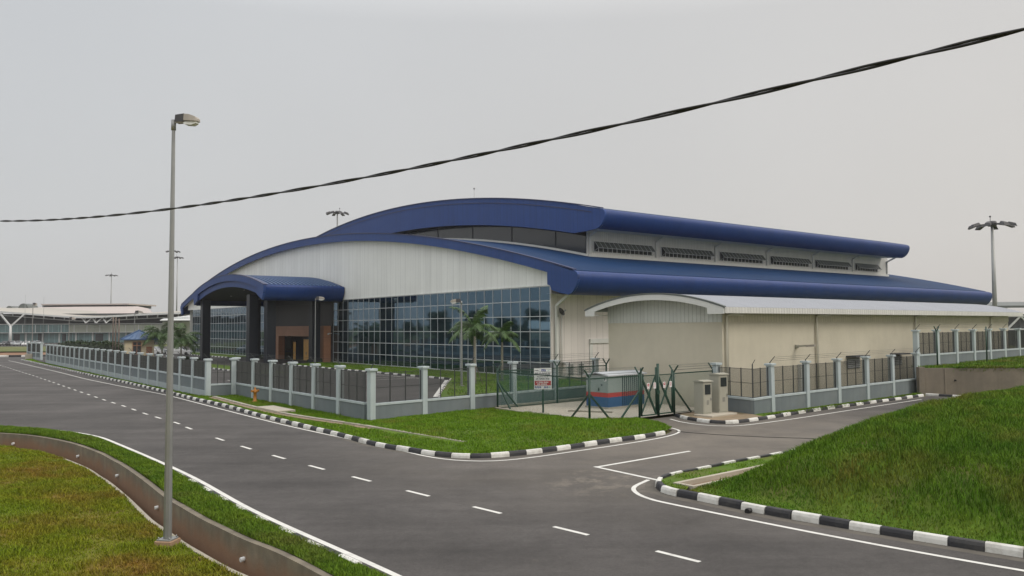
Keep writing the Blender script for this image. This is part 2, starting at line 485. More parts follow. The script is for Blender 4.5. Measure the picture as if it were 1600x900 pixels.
# ------------------------------------------------------------------ mesh helpers
class MB:
    """Collects shapes; build() links them as ONE mesh object."""
    def __init__(self):
        self.v, self.f, self.m, self.s = [], [], [], []
        self.T = None
    def add(self, vs, fs, m=0, smooth=False):
        o = len(self.v)
        if self.T is not None:
            vs = [tuple(self.T @ Vector(p)) for p in vs]
        self.v += [tuple(p) for p in vs]
        self.f += [tuple(i + o for i in f) for f in fs]
        self.m += [m] * len(fs)
        self.s += [smooth] * len(fs)
        return self
    def box(self, x0, x1, y0, y1, z0, z1, m=0):
        vs = [(x0, y0, z0), (x1, y0, z0), (x1, y1, z0), (x0, y1, z0), (x0, y0, z1), (x1, y0, z1), (x1, y1, z1), (x0, y1, z1)]
        return self.add(vs, [(0, 3, 2, 1), (4, 5, 6, 7), (0, 1, 5, 4), (1, 2, 6, 5), (2, 3, 7, 6), (3, 0, 4, 7)], m)
    def cbox(self, x0, x1, y0, y1, z0, z1, c=0.02, m=0):
        """box with chamfered vertical and top edges"""
        def ring(i, z):
            return [(x0 + i, y0 + c, z), (x0 + c, y0 + i, z), (x1 - c, y0 + i, z), (x1 - i, y0 + c, z),
                    (x1 - i, y1 - c, z), (x1 - c, y1 - i, z), (x0 + c, y1 - i, z), (x0 + i, y1 - c, z)]
        vs = ring(0, z0) + ring(0, z1 - c) + ring(c * 0.99, z1)
        fs = [tuple(range(7, -1, -1)), tuple(range(16, 24))]
        for r in (0, 8):
            for k in range(8):
                fs.append((r + k, r + (k + 1) % 8, r + 8 + (k + 1) % 8, r + 8 + k))
        return self.add(vs, fs, m)
    def beam(self, p0, p1, w, h=None, m=0, up=(0, 0, 1)):
        h = h or w
        p0, p1 = Vector(p0), Vector(p1)
        d = (p1 - p0).normalized()
        u = Vector(up)
        if abs(d.dot(u)) > 0.98:
            u = Vector((1, 0, 0))
        s = d.cross(u).normalized()
        u = s.cross(d)
        a, b = s * w / 2, u * h / 2
        vs = [p0 - a - b, p0 + a - b, p0 + a + b, p0 - a + b, p1 - a - b, p1 + a - b, p1 + a + b, p1 - a + b]
        return self.add(vs, [(0, 1, 2, 3), (7, 6, 5, 4), (0, 4, 5, 1), (1, 5, 6, 2), (2, 6, 7, 3), (3, 7, 4, 0)], m)
    def tube(self, pts, r, n=8, m=0, smooth=True, cap=True):
        pts = [Vector(p) for p in pts]
        rs = r if isinstance(r, (list, tuple)) else [r] * len(pts)
        vs, fs = [], []
        ref = Vector((0, 0, 1))
        d0 = (pts[1] - pts[0]).normalized()
        if abs(d0.dot(ref)) > 0.95:
            ref = Vector((1, 0, 0))
        for i, p in enumerate(pts):
            d = (pts[min(i + 1, len(pts) - 1)] - pts[max(i - 1, 0)]).normalized()
            s = d.cross(ref).normalized()
            u = s.cross(d)
            for k in range(n):
                a = 2 * math.pi * k / n
                vs.append(p + (s * math.cos(a) + u * math.sin(a)) * rs[i])
        for i in range(len(pts) - 1):
            for k in range(n):
                fs.append((i * n + k, i * n + (k + 1) % n, (i + 1) * n + (k + 1) % n, (i + 1) * n + k))
        self.add(vs, fs, m, smooth)
        if cap:
            e = (len(pts) - 1) * n
            o = len(self.v) - len(vs)
            self.f += [tuple(o + k for k in range(n - 1, -1, -1)), tuple(o + e + k for k in range(n))]
            self.m += [m, m]
            self.s += [False, False]
        return self
    def prism(self, pts, vec, m=0):
        """planar outline swept by vec"""
        n = len(pts)
        vec = Vector(vec)
        vs = [Vector(p) for p in pts] + [Vector(p) + vec for p in pts]
        fs = [tuple(range(n - 1, -1, -1)), tuple(range(n, 2 * n))]
        fs += [(k, (k + 1) % n, n + (k + 1) % n, n + k) for k in range(n)]
        return self.add(vs, fs, m)
    def strip(self, A, B, m=0, smooth=False):
        """quads between two polylines"""
        n = len(A)
        return self.add(list(A) + list(B), [(k, k + 1, n + k + 1, n + k) for k in range(n - 1)], m, smooth)
    def solid_strip(self, A, B, vec, m=0):
        """slab: quads between polylines A and B, thickened by vec"""
        vec = Vector(vec)
        A = [Vector(p) for p in A]
        B = [Vector(p) for p in B]
        n = len(A)
        vs = A + B + [p + vec for p in A] + [p + vec for p in B]
        fs = []
        for k in range(n - 1):
            fs += [(k, k + 1, n + k + 1, n + k), (2 * n + k, 3 * n + k, 3 * n + k + 1, 2 * n + k + 1),
                   (k, 2 * n + k, 2 * n + k + 1, k + 1), (n + k, n + k + 1, 3 * n + k + 1, 3 * n + k)]
        fs += [(0, n, 3 * n, 2 * n), (n - 1, 3 * n - 1, 4 * n - 1, 2 * n - 1)]
        return self.add(vs, fs, m)
    def lathe(self, prof, n=16, m=0, at=(0, 0, 0), smooth=True):
        vs, fs = [], []
        for r, z in prof:
            for k in range(n):
                a = 2 * math.pi * k / n
                vs.append((at[0] + r * math.cos(a), at[1] + r * math.sin(a), at[2] + z))
        for i in range(len(prof) - 1):
            for k in range(n):
                fs.append((i * n + k, i * n + (k + 1) % n, (i + 1) * n + (k + 1) % n, (i + 1) * n + k))
        self.add(vs, fs, m, smooth)
        o = len(self.v) - len(vs)
        e = (len(prof) - 1) * n
        self.f += [tuple(o + k for k in range(n - 1, -1, -1)), tuple(o + e + k for k in range(n))]
        self.m += [m, m]
        self.s += [False, False]
        return self
    def build(self, name, mats, parent=None, fix=True):
        me = bpy.data.meshes.new(name)
        me.from_pydata(self.v, [], self.f)
        if not isinstance(mats, (list, tuple)):
            mats = [mats]
        for q in mats:
            me.materials.append(MT[q] if isinstance(q, str) else q)
        me.polygons.foreach_set('material_index', self.m)
        me.polygons.foreach_set('use_smooth', self.s)
        if fix:
            b = bmesh.new()
            b.from_mesh(me)
            bmesh.ops.recalc_face_normals(b, faces=b.faces)
            b.to_mesh(me)
            b.free()
        me.update()
        o = bpy.data.objects.new(name, me)
        C.objects.link(o)
        if parent:
            o.parent = parent
        return o

def tag(o, label=None, cat=None, group=None, kind=None):
    if label: o['label'] = label
    if cat: o['category'] = cat
    if group: o['group'] = group
    if kind: o['kind'] = kind
    return o

def thing(name, label, cat, loc=(0, 0, 0), rz=0.0, group=None):
    o = bpy.data.objects.new(name, None)
    o.empty_display_size = 0.3
    C.objects.link(o)
    o.location = loc
    o.rotation_euler = (0, 0, rz)
    return tag(o, label, cat, group)

def put(src, parent, loc=None, rz=None):
    """copy one part (sharing its mesh) and its sub-parts under another parent"""
    c = src.copy()
    C.objects.link(c)
    c.parent = parent
    if loc is not None: c.location = loc
    if rz is not None: c.rotation_euler = (0, 0, rz)
    for ch in src.children:
        put(ch, c)
    return c

def dup(root, loc, rz=None, label=None, group=None, name=None):
    c = root.copy()
    C.objects.link(c)
    c.location = loc
    if rz is not None: c.rotation_euler = (0, 0, rz)
    if label: c['label'] = label
    if group: c['group'] = group
    for ch in list(root.children):
        put(ch, c)
    return c

def struct(o, kind='structure'):
    o['kind'] = kind
    return o

def smooth_line(pts, step=0.4):
    """Catmull-Rom through pts, resampled evenly"""
    P = [np.array(p, float) for p in pts]
    P = [2 * P[0] - P[1]] + P + [2 * P[-1] - P[-2]]
    outp = []
    for i in range(1, len(P) - 2):
        for t in np.linspace(0, 1, 16, endpoint=False):
            a, b, c, d = P[i - 1:i + 3]
            outp.append(0.5 * (2 * b + (c - a) * t + (2 * a - 5 * b + 4 * c - d) * t * t + (3 * b - a - 3 * c + d) * t ** 3))
    outp.append(P[-2])
    A = np.array(outp)
    s = np.concatenate([[0], np.cumsum(np.linalg.norm(np.diff(A, axis=0), axis=1))])
    n = max(2, int(round(s[-1] / step)) + 1)
    q = np.linspace(0, s[-1], n)
    return np.stack([np.interp(q, s, A[:, k]) for k in range(A.shape[1])], 1)

def offset_line(A, d):
    """shift a 2-D polyline sideways; d > 0 is to the left of its direction"""
    t = np.gradient(A, axis=0)
    t /= np.linalg.norm(t, axis=1)[:, None]
    return A + d * np.stack([-t[:, 1], t[:, 0]], 1)

def sheet(name, outline, z, m, thick=None):
    """flat ground sheet from a 2-D outline"""
    b = MB()
    vs = [(p[0], p[1], z) for p in outline]
    tris = geometry.tessellate_polygon([[Vector(p) for p in vs]])
    b.add(vs, [tuple(t) for t in tris])
    o = b.build(name, m, fix=False)
    me = o.data
    bm = bmesh.new()
    bm.from_mesh(me)
    for f in bm.faces:
        if f.normal.z < 0:
            f.normal_flip()
    bm.to_mesh(me)
    bm.free()
    return struct(o)

def ribbon(b, A, w, z, m=0):
    """painted line of width w along polyline A"""
    l, r = offset_line(A, w / 2), offset_line(A, -w / 2)
    b.strip([(p[0], p[1], z) for p in r], [(p[0], p[1], z) for p in l], m)

def inside(P, poly):
    poly = np.asarray(poly, float)
    x, y = P[:, 0], P[:, 1]
    r = np.zeros(len(P), bool)
    j = len(poly) - 1
    for i in range(len(poly)):
        xi, yi = poly[i]
        xj, yj = poly[j]
        c = ((yi > y) != (yj > y)) & (x < (xj - xi) * (y - yi) / (yj - yi + 1e-12) + xi)
        r ^= c
        j = i
    return r

def dist_line(P, A):
    """distance of points to a polyline"""
    A = np.asarray(A, float)
    best = np.full(len(P), 1e9)
    for a, b in zip(A[:-1], A[1:]):
        d = b - a
        t = np.clip(((P - a) @ d) / (d @ d + 1e-12), 0, 1)
        best = np.minimum(best, np.linalg.norm(P - a - t[:, None] * d, axis=1))
    return best

def terrain(name, outline, zf, m, step=0.8):
    """height-field over a 2-D outline, triangulated so that it follows the outline exactly"""
    O = np.asarray(outline, float)
    lo, hi = O.min(0), O.max(0)
    gx, gy = np.meshgrid(np.arange(lo[0], hi[0], step), np.arange(lo[1], hi[1], step))
    G = np.stack([gx.ravel(), gy.ravel()], 1) + rng.uniform(-0.15, 0.15, (gx.size, 2)) * step
    G = G[inside(G, O)]
    G = G[dist_line(G, np.vstack([O, O[:1]])) > step * 0.35]
    allp = np.vstack([O, G])
    n = len(O)
    res = geometry.delaunay_2d_cdt([Vector(p) for p in allp], [(i, (i + 1) % n) for i in range(n)], [list(range(n))], 1, 1e-5)
    V = np.array([tuple(v) for v in res[0]])
    z = zf(V)
    b = MB()
    b.add([(V[i, 0], V[i, 1], z[i]) for i in range(len(V))], [tuple(f) for f in res[2]], 0, True)
    o = b.build(name, m, fix=False)
    bm = bmesh.new()
    bm.from_mesh(o.data)
    for f in bm.faces:
        if f.normal.z < 0:
            f.normal_flip()
    bm.to_mesh(o.data)
    bm.free()
    return struct(o)

def blades(name, pts, z, h, w, m, lean=0.45, label=None):
    """one mesh of separate grass blades (stuff): each blade a bent strip of two faces"""
    n = len(pts)
    a = rng.uniform(0, 2 * math.pi, n)
    hh = h * rng.uniform(0.55, 1.25, n)
    ww = w * rng.uniform(0.7, 1.3, n)
    la = rng.uniform(0, 2 * math.pi, n)
    ll = hh * lean * rng.uniform(0.2, 1.3, n)
    side = np.stack([np.cos(a), np.sin(a), np.zeros(n)], 1) * ww[:, None] / 2
    base = np.stack([pts[:, 0], pts[:, 1], z - 0.01], 1)
    ld = np.stack([np.cos(la), np.sin(la), np.zeros(n)], 1)
    mid = base + ld * (ll * 0.35)[:, None] + np.array([0, 0, 1]) * (hh * 0.6)[:, None]
    tip = base + ld * ll[:, None] + np.array([0, 0, 1]) * (hh * (1 - 0.25 * lean))[:, None]
    V = np.stack([base - side, base + side, mid + side * 0.75, mid - side * 0.75, tip], 1).reshape(-1, 3)
    k = np.arange(n) * 5
    quads = np.stack([k, k + 1, k + 2, k + 3], 1)
    tris = np.stack([k + 3, k + 2, k + 4], 1)
    me = bpy.data.meshes.new(name)
    me.vertices.add(len(V))
    me.vertices.foreach_set('co', V.ravel().astype(np.float32))
    loops = np.concatenate([quads.ravel(), tris.ravel()]).astype(np.int32)
    me.loops.add(len(loops))
    me.loops.foreach_set('vertex_index', loops)
    me.polygons.add(2 * n)
    st = np.concatenate([np.arange(n) * 4, 4 * n + np.arange(n) * 3]).astype(np.int32)
    me.polygons.foreach_set('loop_start', st)
    me.polygons.foreach_set('loop_total', np.concatenate([np.full(n, 4), np.full(n, 3)]).astype(np.int32))
    me.materials.append(MT[m])
    me.update(calc_edges=True)
    o = bpy.data.objects.new(name, me)
    C.objects.link(o)
    tag(o, label, 'grass', None, 'stuff')
    return o

def scatter(outline, density, zf=None, line=None, near=None):
    O = np.asarray(outline, float)
    lo, hi = O.min(0), O.max(0)
    n = int((hi[0] - lo[0]) * (hi[1] - lo[1]) * density)
    P = rng.uniform(lo, hi, (n, 2))
    return P[inside(P, O)]

# ================================================================== GROUND, ROADS, KERBS
F = np.array([-0.6106, 0.79194])         # along the building front, away to the left
RR = np.array([0.79178, 0.61081])        # along the building side, away to the right
C0 = np.array([3.651, 76.837])   # right-hand front corner of the building
def AB(a, b):
    q = C0 + F * a + RR * b
    return (float(q[0]), float(q[1]))
TH = math.atan2(RR[1], RR[0])          # building frame: local x = depth along the side, local y = along the front

W_PTS = [(20, -14.5), (8, 1), (-1, 12.55), (-3.85, 16.2), (-5.23, 17.85), (-6.33, 18.96), (-7.5, 20.29), (-8.17, 21.07), (-9.48, 22.72), (-10.22, 23.67), (-12.35, 26.71), (-14.19, 29.22), (-15.11, 30.37), (-16.79, 32.44), (-19.5, 35.22), (-22.35, 37.4), (-24.47, 38.39), (-30, 40.4), (-45, 41.8), (-90, 44.2)]
W = smooth_line(W_PTS, 0.5)
LL_PTS = [(22, -15.2), (10.5, -0.3), (1.3, 11.6), (-2.35, 16.35), (-7.01, 22.03), (-11.32, 27.87), (-17.17, 35.04),
          (-19.6, 37.75), (-22.5, 39.9), (-26.3, 41.6), (-31, 42.6), (-46, 44.1), (-90, 46.8)]
LL = smooth_line(LL_PTS, 0.5)
LE = offset_line(LL, 0.22)
ISL = smooth_line([(7.03, 37.07), (5.63, 35.66), (4.06, 34.37), (2.31, 32.83), (0.71, 31.58), (-1.01, 30.73), (-2.49, 30.93),
                   (-4.14, 32.24), (-6.02, 34.22), (-8.4, 37.53), (-11.7, 41.85), (-14.66, 45.89), (-18.4, 51.2), (-22.61, 56.62),
                   (-27.02, 62.66), (-35.04, 73.1), (-45.63, 86.52), (-61.53, 106.91), (-77.08, 126.85), (-81.5, 132.6)], 0.35)
ISL_LINE = smooth_line([(7.5, 40.1), (7.95, 38.5), (7.28, 36.85), (5.5, 34.88), (2.53, 32.32), (-0.04, 30.36), (-1.72, 30.17),
                        (-3.3, 31.2), (-5.47, 33.95), (-11.93, 41.7), (-20.57, 53.2), (-26.11, 60.56), (-33.6, 69.47), (-43.1, 80.96),
                        (-52.6, 93.24), (-64.3, 108.05), (-76.3, 123.26), (-81.8, 130)], 0.5)
TIP = smooth_line([(30, 47.3), (22, 40.6), (10.74, 31.21), (8.63, 29.53), (6.57, 27.78), (5.4, 26.8), (4.72, 26.0), (4.42, 25.1),
                   (4.45, 24.3), (4.78, 23.68), (5.28, 23.1), (6.21, 21.92), (7.13, 20.85), (9.1, 18.95), (11.02, 17.2), (14.5, 14.2), (22, 8.2)], 0.3)
TIP_LINE = smooth_line([(4.4, 26.25), (3.8, 25.2), (3.68, 24.4), (3.9, 23.5), (4.6, 22.51), (7.54, 19.18), (10.34, 16.44), (14, 13.3), (22, 6.9)], 0.3)
FAR = smooth_line([(8.95, 44.5), (9.05, 43.7), (9.35, 42.6), (9.95, 41.45), (10.82, 40.9), (11.77, 41.3), (13.6, 42.86), (17.86, 46.83),
                   (22.61, 50.8), (28.26, 55.5), (28.9, 56.15)], 0.3)
FAR_LINE = smooth_line([(8.45, 43.2), (8.8, 41.8), (9.5, 40.65), (10.5, 40.1), (11.7, 40.4), (14.94, 42.9), (20, 47.3), (27.29, 53.61)], 0.4)
END = smooth_line([(29.0, 56.5), (30.42, 54.85), (33.5, 51.3)], 0.4)

# wide ground, cut along the top of the drain wall
struct(sheet('ground', [tuple(p) for p in W] + [(-3000, 60), (-3000, 3800), (3000, 3800), (3000, -14.5)], -0.04, 'field'))
road_outline = ([tuple(p) for p in LE] + [(-200, 56), (-280, 120), (-180, 141), (-93.9, 146.8), (-86, 148.5), (-81.5, 140)]
                + [tuple(p) for p in ISL[::-1]] + [(7.6, 38.4), (7.45, 40.2), (6.6, 42.4), (9.0, 44.7)] + [tuple(p) for p in FAR] + [tuple(p) for p in END]
                + [tuple(p) for p in TIP])
road = sheet('road', road_outline, 0.0, 'asphalt')

mk = MB()
ribbon(mk, LL, 0.15, 0.005)
ribbon(mk, ISL_LINE, 0.12, 0.005)
ribbon(mk, TIP_LINE, 0.14, 0.005)
ribbon(mk, FAR_LINE, 0.12, 0.005)
ribbon(mk, smooth_line([(4.9, 26.55), (6.45, 27.95), (10.6, 31.4), (22, 40.85), (29.5, 47.2)], 0.5), 0.12, 0.005)
gw = np.array([[2.96, 28.65], [7.06, 32.15]])
ribbon(mk, gw, 0.16, 0.005)
gd = np.array([[2.9, 28.74], [4.73, 26.11]])
ribbon(mk, gd, 0.16, 0.009)
dash_c = [(8.4, 12.6), (5.55, 15.3), (3.56, 17.6), (1.4, 19.83), (-0.72, 22.1), (-2.88, 24.35), (-5.02, 26.7), (-7.05, 28.93), (-9.1, 31.3)]
dash_c += [(-11.2, 33.8), (-13.25, 36.4)] + [(-16.31, 40.49), (-17.85, 42.71), (-20.0, 45.33), (-21.71, 47.48), (-23.54, 49.92), (-25.32, 52.28)]
far_d = smooth_line([(-25.32, 52.28), (-29.02, 56.99), (-32.57, 61.63), (-36.13, 66.25), (-41.77, 73.66), (-47.67, 81.41), (-54.65, 90.47), (-73, 114), (-92, 138)], 2.9)
dash_c += [tuple(p) for p in far_d[1:]]
dash_c = np.array(dash_c)
tg_ = np.gradient(dash_c, axis=0)
tg_ /= np.linalg.norm(tg_, axis=1)[:, None]
for c_, t_ in zip(dash_c, tg_):
    ribbon(mk, np.array([c_ - t_ * 0.57, c_ + t_ * 0.57]), 0.13, 0.005)
o = mk.build('road_marking', 'line', road, fix=False)
gd_ = MB()
ribbon(gd_, offset_line(TIP[20:], -0.16), 0.34, 0.0025)
ribbon(gd_, offset_line(ISL[:90], 0.13), 0.26, 0.0025)
ribbon(gd_, offset_line(FAR, -0.13), 0.26, 0.0025)
gd_.build('gutter_dust', 'gutter_dust', road, fix=False)

# thin crack across the side road (the dark line of a cable lying on it is built with the small things)

# kerbs of painted blocks, alternately black and white
def kerb(name, A, L, h=0.17, wt=0.13, side=1, start=0, batter=0.05, gap=0.012):
    """A: foot of the road face; side=+1 when the top lies left of A's direction"""
    s = np.concatenate([[0], np.cumsum(np.linalg.norm(np.diff(A, axis=0), axis=1))])
    n = int(s[-1] / L)
    inn = offset_line(A, side * batter)
    bak = offset_line(A, side * (batter + wt))
    at = lambda P, q: np.array([np.interp(q, s, P[:, 0]), np.interp(q, s, P[:, 1])])
    b = MB()
    for i in range(n):
        q = np.linspace(i * L + gap, (i + 1) * L - gap, 3)
        jz = rng.uniform(-0.014, 0.014)
        jo = rng.normal(0, 0.012, 2)
        rows = []
        for k in q:
            p0, p1, p2 = at(A, k) + jo, at(inn, k) + jo, at(bak, k) + jo
            rows.append([(*p0, -0.02), (*(p0 * 0.75 + p1 * 0.25), h * 0.55 + jz), (*(p1 * 0.85 + p0 * 0.15), h * 0.9 + jz), (*(p1 * 0.8 + p2 * 0.2), h + jz), (*p2, h + jz - 0.006), (*p2, -0.02)])
        vs = [p for r_ in rows for p in r_]
        fs = []
        for r_ in range(2):
            for k in range(5):
                fs.append((r_ * 6 + k, r_ * 6 + k + 1, (r_ + 1) * 6 + k + 1, (r_ + 1) * 6 + k))
        fs += [(5, 4, 3, 2, 1, 0), (12, 13, 14, 15, 16, 17)]
        b.add(vs, fs, (i + start) % 2)
    return struct(b.build(name, ['kerb_white', 'kerb_black']))
kerb('kerb', ISL, 0.78, side=-1, h=0.18)
kerb('kerb', TIP, 0.74, side=1, h=0.2, wt=0.14, start=1)
kerb('kerb', FAR, 0.86, side=1, h=0.17, start=1)
kerb('kerb', END, 0.9, side=1, h=0.17)
kerb('kerb', smooth_line([(-200, 139.5), (-140, 143.5), (-93.9, 146.8), (-86, 148.5), (-81.5, 150)], 0.6), 2.2, side=1, h=0.35, wt=0.3)
# half-buried kerb stones along the left verge
kerb('kerb', offset_line(LL[(LL[:, 1] > 17) & (LL[:, 1] < 29)], 0.14), 0.8, side=1, h=0.055, wt=0.14)

# ---- left: grass verge, drain and its retaining wall, grass bank
verge_out = [tuple(p) for p in offset_line(W, -0.17)] + [tuple(p) for p in LE[::-1]]
bumps = lambda P, s, a: a * (np.sin(P[:, 0] * s + 1.3) * np.cos(P[:, 1] * s * 1.17 + 0.4) + 0.5 * np.sin(P[:, 0] * s * 2.3 + P[:, 1] * s * 1.9))
VERGE = terrain('verge', verge_out, lambda P: 0.04 + np.minimum(dist_line(P, LL) - 0.2, 1.0).clip(0) * 0.05 + bumps(P, 1.7, 0.012), 'turf', 0.5)

def wall_mat():
    m = mat('drain_wall_concrete', (0.19, 0.165, 0.125), 0.95, streak=0.8, noise=(1.6, 0.3, 8), bump=(10, 0.01), grime=(0.9, 0.85, (0.135, 0.12, 0.105)))
    t = m.node_tree
    p = t.nodes['Principled BSDF']
    src_ = p.inputs['Base Color'].links[0].from_socket
    co = t.nodes.new('ShaderNodeTexCoord')
    sx = t.nodes.new('ShaderNodeSeparateXYZ')
    t.links.new(co.outputs['Object'], sx.inputs[0])
    nz = t.nodes.new('ShaderNodeTexNoise')
    nz.inputs['Scale'].default_value = 0.9
    nz.inputs['Detail'].default_value = 7
    t.links.new(co.outputs['Object'], nz.inputs['Vector'])
    a = t.nodes.new('ShaderNodeMath')
    a.operation = 'MULTIPLY_ADD'
    a.inputs[1].default_value = -0.9
    t.links.new(nz.outputs['Fac'], a.inputs[0])
    t.links.new(sx.outputs['Z'], a.inputs[2])
    r = t.nodes.new('ShaderNodeMapRange')
    r.inputs['From Min'].default_value = -0.50
    r.inputs['From Max'].default_value = -0.90
    r.inputs['To Max'].default_value = 0.72
    t.links.new(a.outputs[0], r.inputs['Value'])
    mx = t.nodes.new('ShaderNodeMix')
    mx.data_type = 'RGBA'
    mx.inputs['B'].default_value = (0.27, 0.145, 0.08, 1)      # red laterite splash
    t.links.new(src_, mx.inputs['A'])
    t.links.new(r.outputs['Result'], mx.inputs['Factor'])
    t.links.new(mx.outputs['Result'], p.inputs['Base Color'])
    return m
MT['drain_wall'] = wall_mat()
Wv = W[(W[:, 1] > -12) & (W[:, 0] > -88)]
dw = thing('drain_wall', 'stained concrete retaining wall of the drain beside the left road verge', 'retaining wall', (0, 0, 0))
b = MB()
z3 = lambda A, z: [(p[0], p[1], z) for p in A]
b.solid_strip(z3(Wv, 0.07), z3(offset_line(Wv, -0.17), 0.07), (0, 0, -1.5))
b.build('wall', 'drain_wall', dw)
b = MB()
b.solid_strip(z3(offset_line(Wv, 0.34), -0.50), z3(offset_line(Wv, 0.46), -0.50), (0, 0, -0.9))
b.build('drain_rim', 'concrete_pale', dw)
b = MB()
b.strip(z3(offset_line(Wv, -0.01), -1.30), z3(offset_line(Wv, 0.36), -1.30))
b.build('drain_floor', 'soil', dw, fix=False)
for (px, py) in [(-23.25, 38.4), (-18.41, 34.34), (-14.53, 29.78), (-10.48, 24.19), (-6.22, 18.81)]:
    i = int(np.argmin(np.linalg.norm(Wv - np.array([px, py]), axis=1)))
    t_ = Wv[i + 1] - Wv[i - 1]
    t_ /= np.linalg.norm(t_)
    nrm = np.array([-t_[1], t_[0]])
    p = Wv[i]
    b = MB()
    b.tube([(p[0] - nrm[0] * 0.05, p[1] - nrm[1] * 0.05, -0.36), (p[0] + nrm[0] * 0.10, p[1] + nrm[1] * 0.10, -0.375)], 0.055, 10)
    b.build('weep_pipe', 'plate', dw)

RIM = offset_line(Wv, 0.45)
bank_out = [tuple(p) for p in RIM] + [(-88, -25), (22, -25)]
def bank_z(P):
    d = dist_line(P, RIM)
    return np.minimum(-0.49 + 0.17 * np.clip((-12.5 - P[:, 0]) / 4.0, 0, 1) * np.clip(d / 0.3, 0, 1) + 0.03 * d + 0.012 * d * d, 3.2) + bumps(P, 0.9, 0.05) * np.clip(d / 2, 0, 1) + bumps(P, 2.3, 0.02) * np.clip(d, 0, 1) - 0.03
BANK = terrain('grass_bank', bank_out, bank_z, 'turf_bank', 0.7)

# ---- lawn between the road, the fences and the gate, with a concrete channel edge
isl_in = offset_line(ISL, -0.16)
FB = np.array([-8.17, 43.23])
lawn_out = ([tuple(p) for p in isl_in] + [(-80, 133.5), (-71.0, 120.6)]
            + [(-22.2, 57.65), (-20.4, 58.85), (-8.3, 43.3), (-7.4, 42.5), (-0.95, 48.55), (-0.9, 47.9), (3.86, 40.3), (6.5, 42.5), (7.4, 40.2), (7.6, 38.4)])
def lawn_z(P):
    d = dist_line(P, isl_in)
    return (0.11 + 0.30 * np.exp(-((P[:, 0] - 1.5) ** 2 + (P[:, 1] - 38.5) ** 2) / (2 * 3.6 ** 2)) * np.clip(d / 2, 0, 1)
            + bumps(P, 1.1, 0.02) * np.clip(d, 0, 1))
LAWN = terrain('lawn', lawn_out, lawn_z, 'turf', 0.8)
ch = smooth_line([(-21.3, 57.2), (-13.74, 46.6), (-7.74, 40.2), (-2.64, 34.55), (-2.0, 33.9)], 0.5)
b = MB()
zc = [0.16] * len(ch)
b.solid_strip(z3(offset_line(ch, 0.13), 0.20), z3(offset_line(ch, -0.10), 0.20), (0, 0, -0.25))
chn = struct(b.build('path_channel_edge', 'concrete'))
chn.name = 'drain_channel'
b = MB()
b.strip(z3(offset_line(ch, -0.10), 0.135), z3(offset_line(ch, -0.42), 0.135))
b.build('channel_floor', 'tan_soil', chn, fix=False)
# concrete cover slab by the hydrant
b = MB()
b.T = Matrix.Translation((-14.1, 47.75, 0)) @ Matrix.Rotation(R_(127.6), 4, 'Z')
b.cbox(-1.7, 1.7, -0.55, 0.55, 0.05, 0.26, 0.02)
tag(b.build('drain_cover', 'concrete_pale'), 'flat concrete drain cover slab in the grass beside the yellow hydrant', 'drain cover')

# ---- right: side strip, small drain and grass mound
kn_, k0_ = np.array([0.774, 0.633]), np.array([4.6, 24.4])
sn_, s0_ = np.array([0.639, -0.769]), np.array([4.99, 26.43])
sd_ = np.array([0.769, 0.639])
def mound_z(P):
    d1, d2 = (P - k0_) @ kn_, (P - s0_) @ sn_
    d = np.clip(d1 - 0.75, 0, None)
    u = np.clip((d2 - 1.97) / 2.9, 0, 1)
    return 0.11 + 2.14 * (1 - np.exp(-d / 3.06)) * (1 + 0.0014 * d) * (u * (1.6 - 0.6 * u)) + bumps(P, 0.8, 0.06) * np.clip(d1 - 1.2, 0, 1) * np.clip(d2 - 2.2, 0, 1)
tip_in = offset_line(TIP, 0.18)
d2t = (tip_in - s0_) @ sn_
split = int(np.argmax(d2t > 1.92)) if d2t[0] < 1.9 else 0
main_in = tip_in[split:]
side_in = tip_in[:split + 1]
sline = lambda d2, q0, q1, n=30: [tuple(s0_ + sn_ * d2 + sd_ * q) for q in np.linspace(q0, q1, n)]
q_at = lambda p: float((np.array(p) - s0_) @ sd_)
qa = q_at(main_in[0])
mound_out = [tuple(p) for p in main_in] + [(60, -10), (70, 50), (38, 53.3)] + sline(1.92, 33, qa + 0.9, 40)
MOUND = terrain('grass_mound', mound_out, mound_z, 'turf', 0.42)
strip_out = [tuple(p) for p in side_in] + sline(1.75, qa + 0.7, qa + 0.75, 2) + sline(1.10, qa + 0.75, 31, 30)
terrain('side_verge', strip_out, lambda P: 0.13 + bumps(P, 1.5, 0.012), 'turf', 0.6)
b = MB()
for d2, w in ((1.18, 0.15), (1.84, 0.13)):
    A_, B_ = sline(d2 - w / 2, qa + 0.8, 30), sline(d2 + w / 2, qa + 0.8, 30)
    b.solid_strip([(p[0], p[1], 0.165) for p in A_], [(p[0], p[1], 0.165) for p in B_], (0, 0, -0.25))
dch = struct(b.build('drain_channel', 'concrete_pale'))
b = MB()
b.strip([(p[0], p[1], 0.02) for p in sline(1.24, qa + 0.8, 30)], [(p[0], p[1], 0.02) for p in sline(1.79, qa + 0.8, 30)])
b.build('channel_floor', 'soil', dch, fix=False)
b = MB()
e0, e1 = s0_ + sn_ * 1.12 + sd_ * (qa + 0.8), s0_ + sn_ * 1.9 + sd_ * (qa + 0.8)
b.beam((*e0, 0.10), (*e1, 0.10), 0.14, 0.14)
b.build('channel_end', 'concrete_pale', dch)

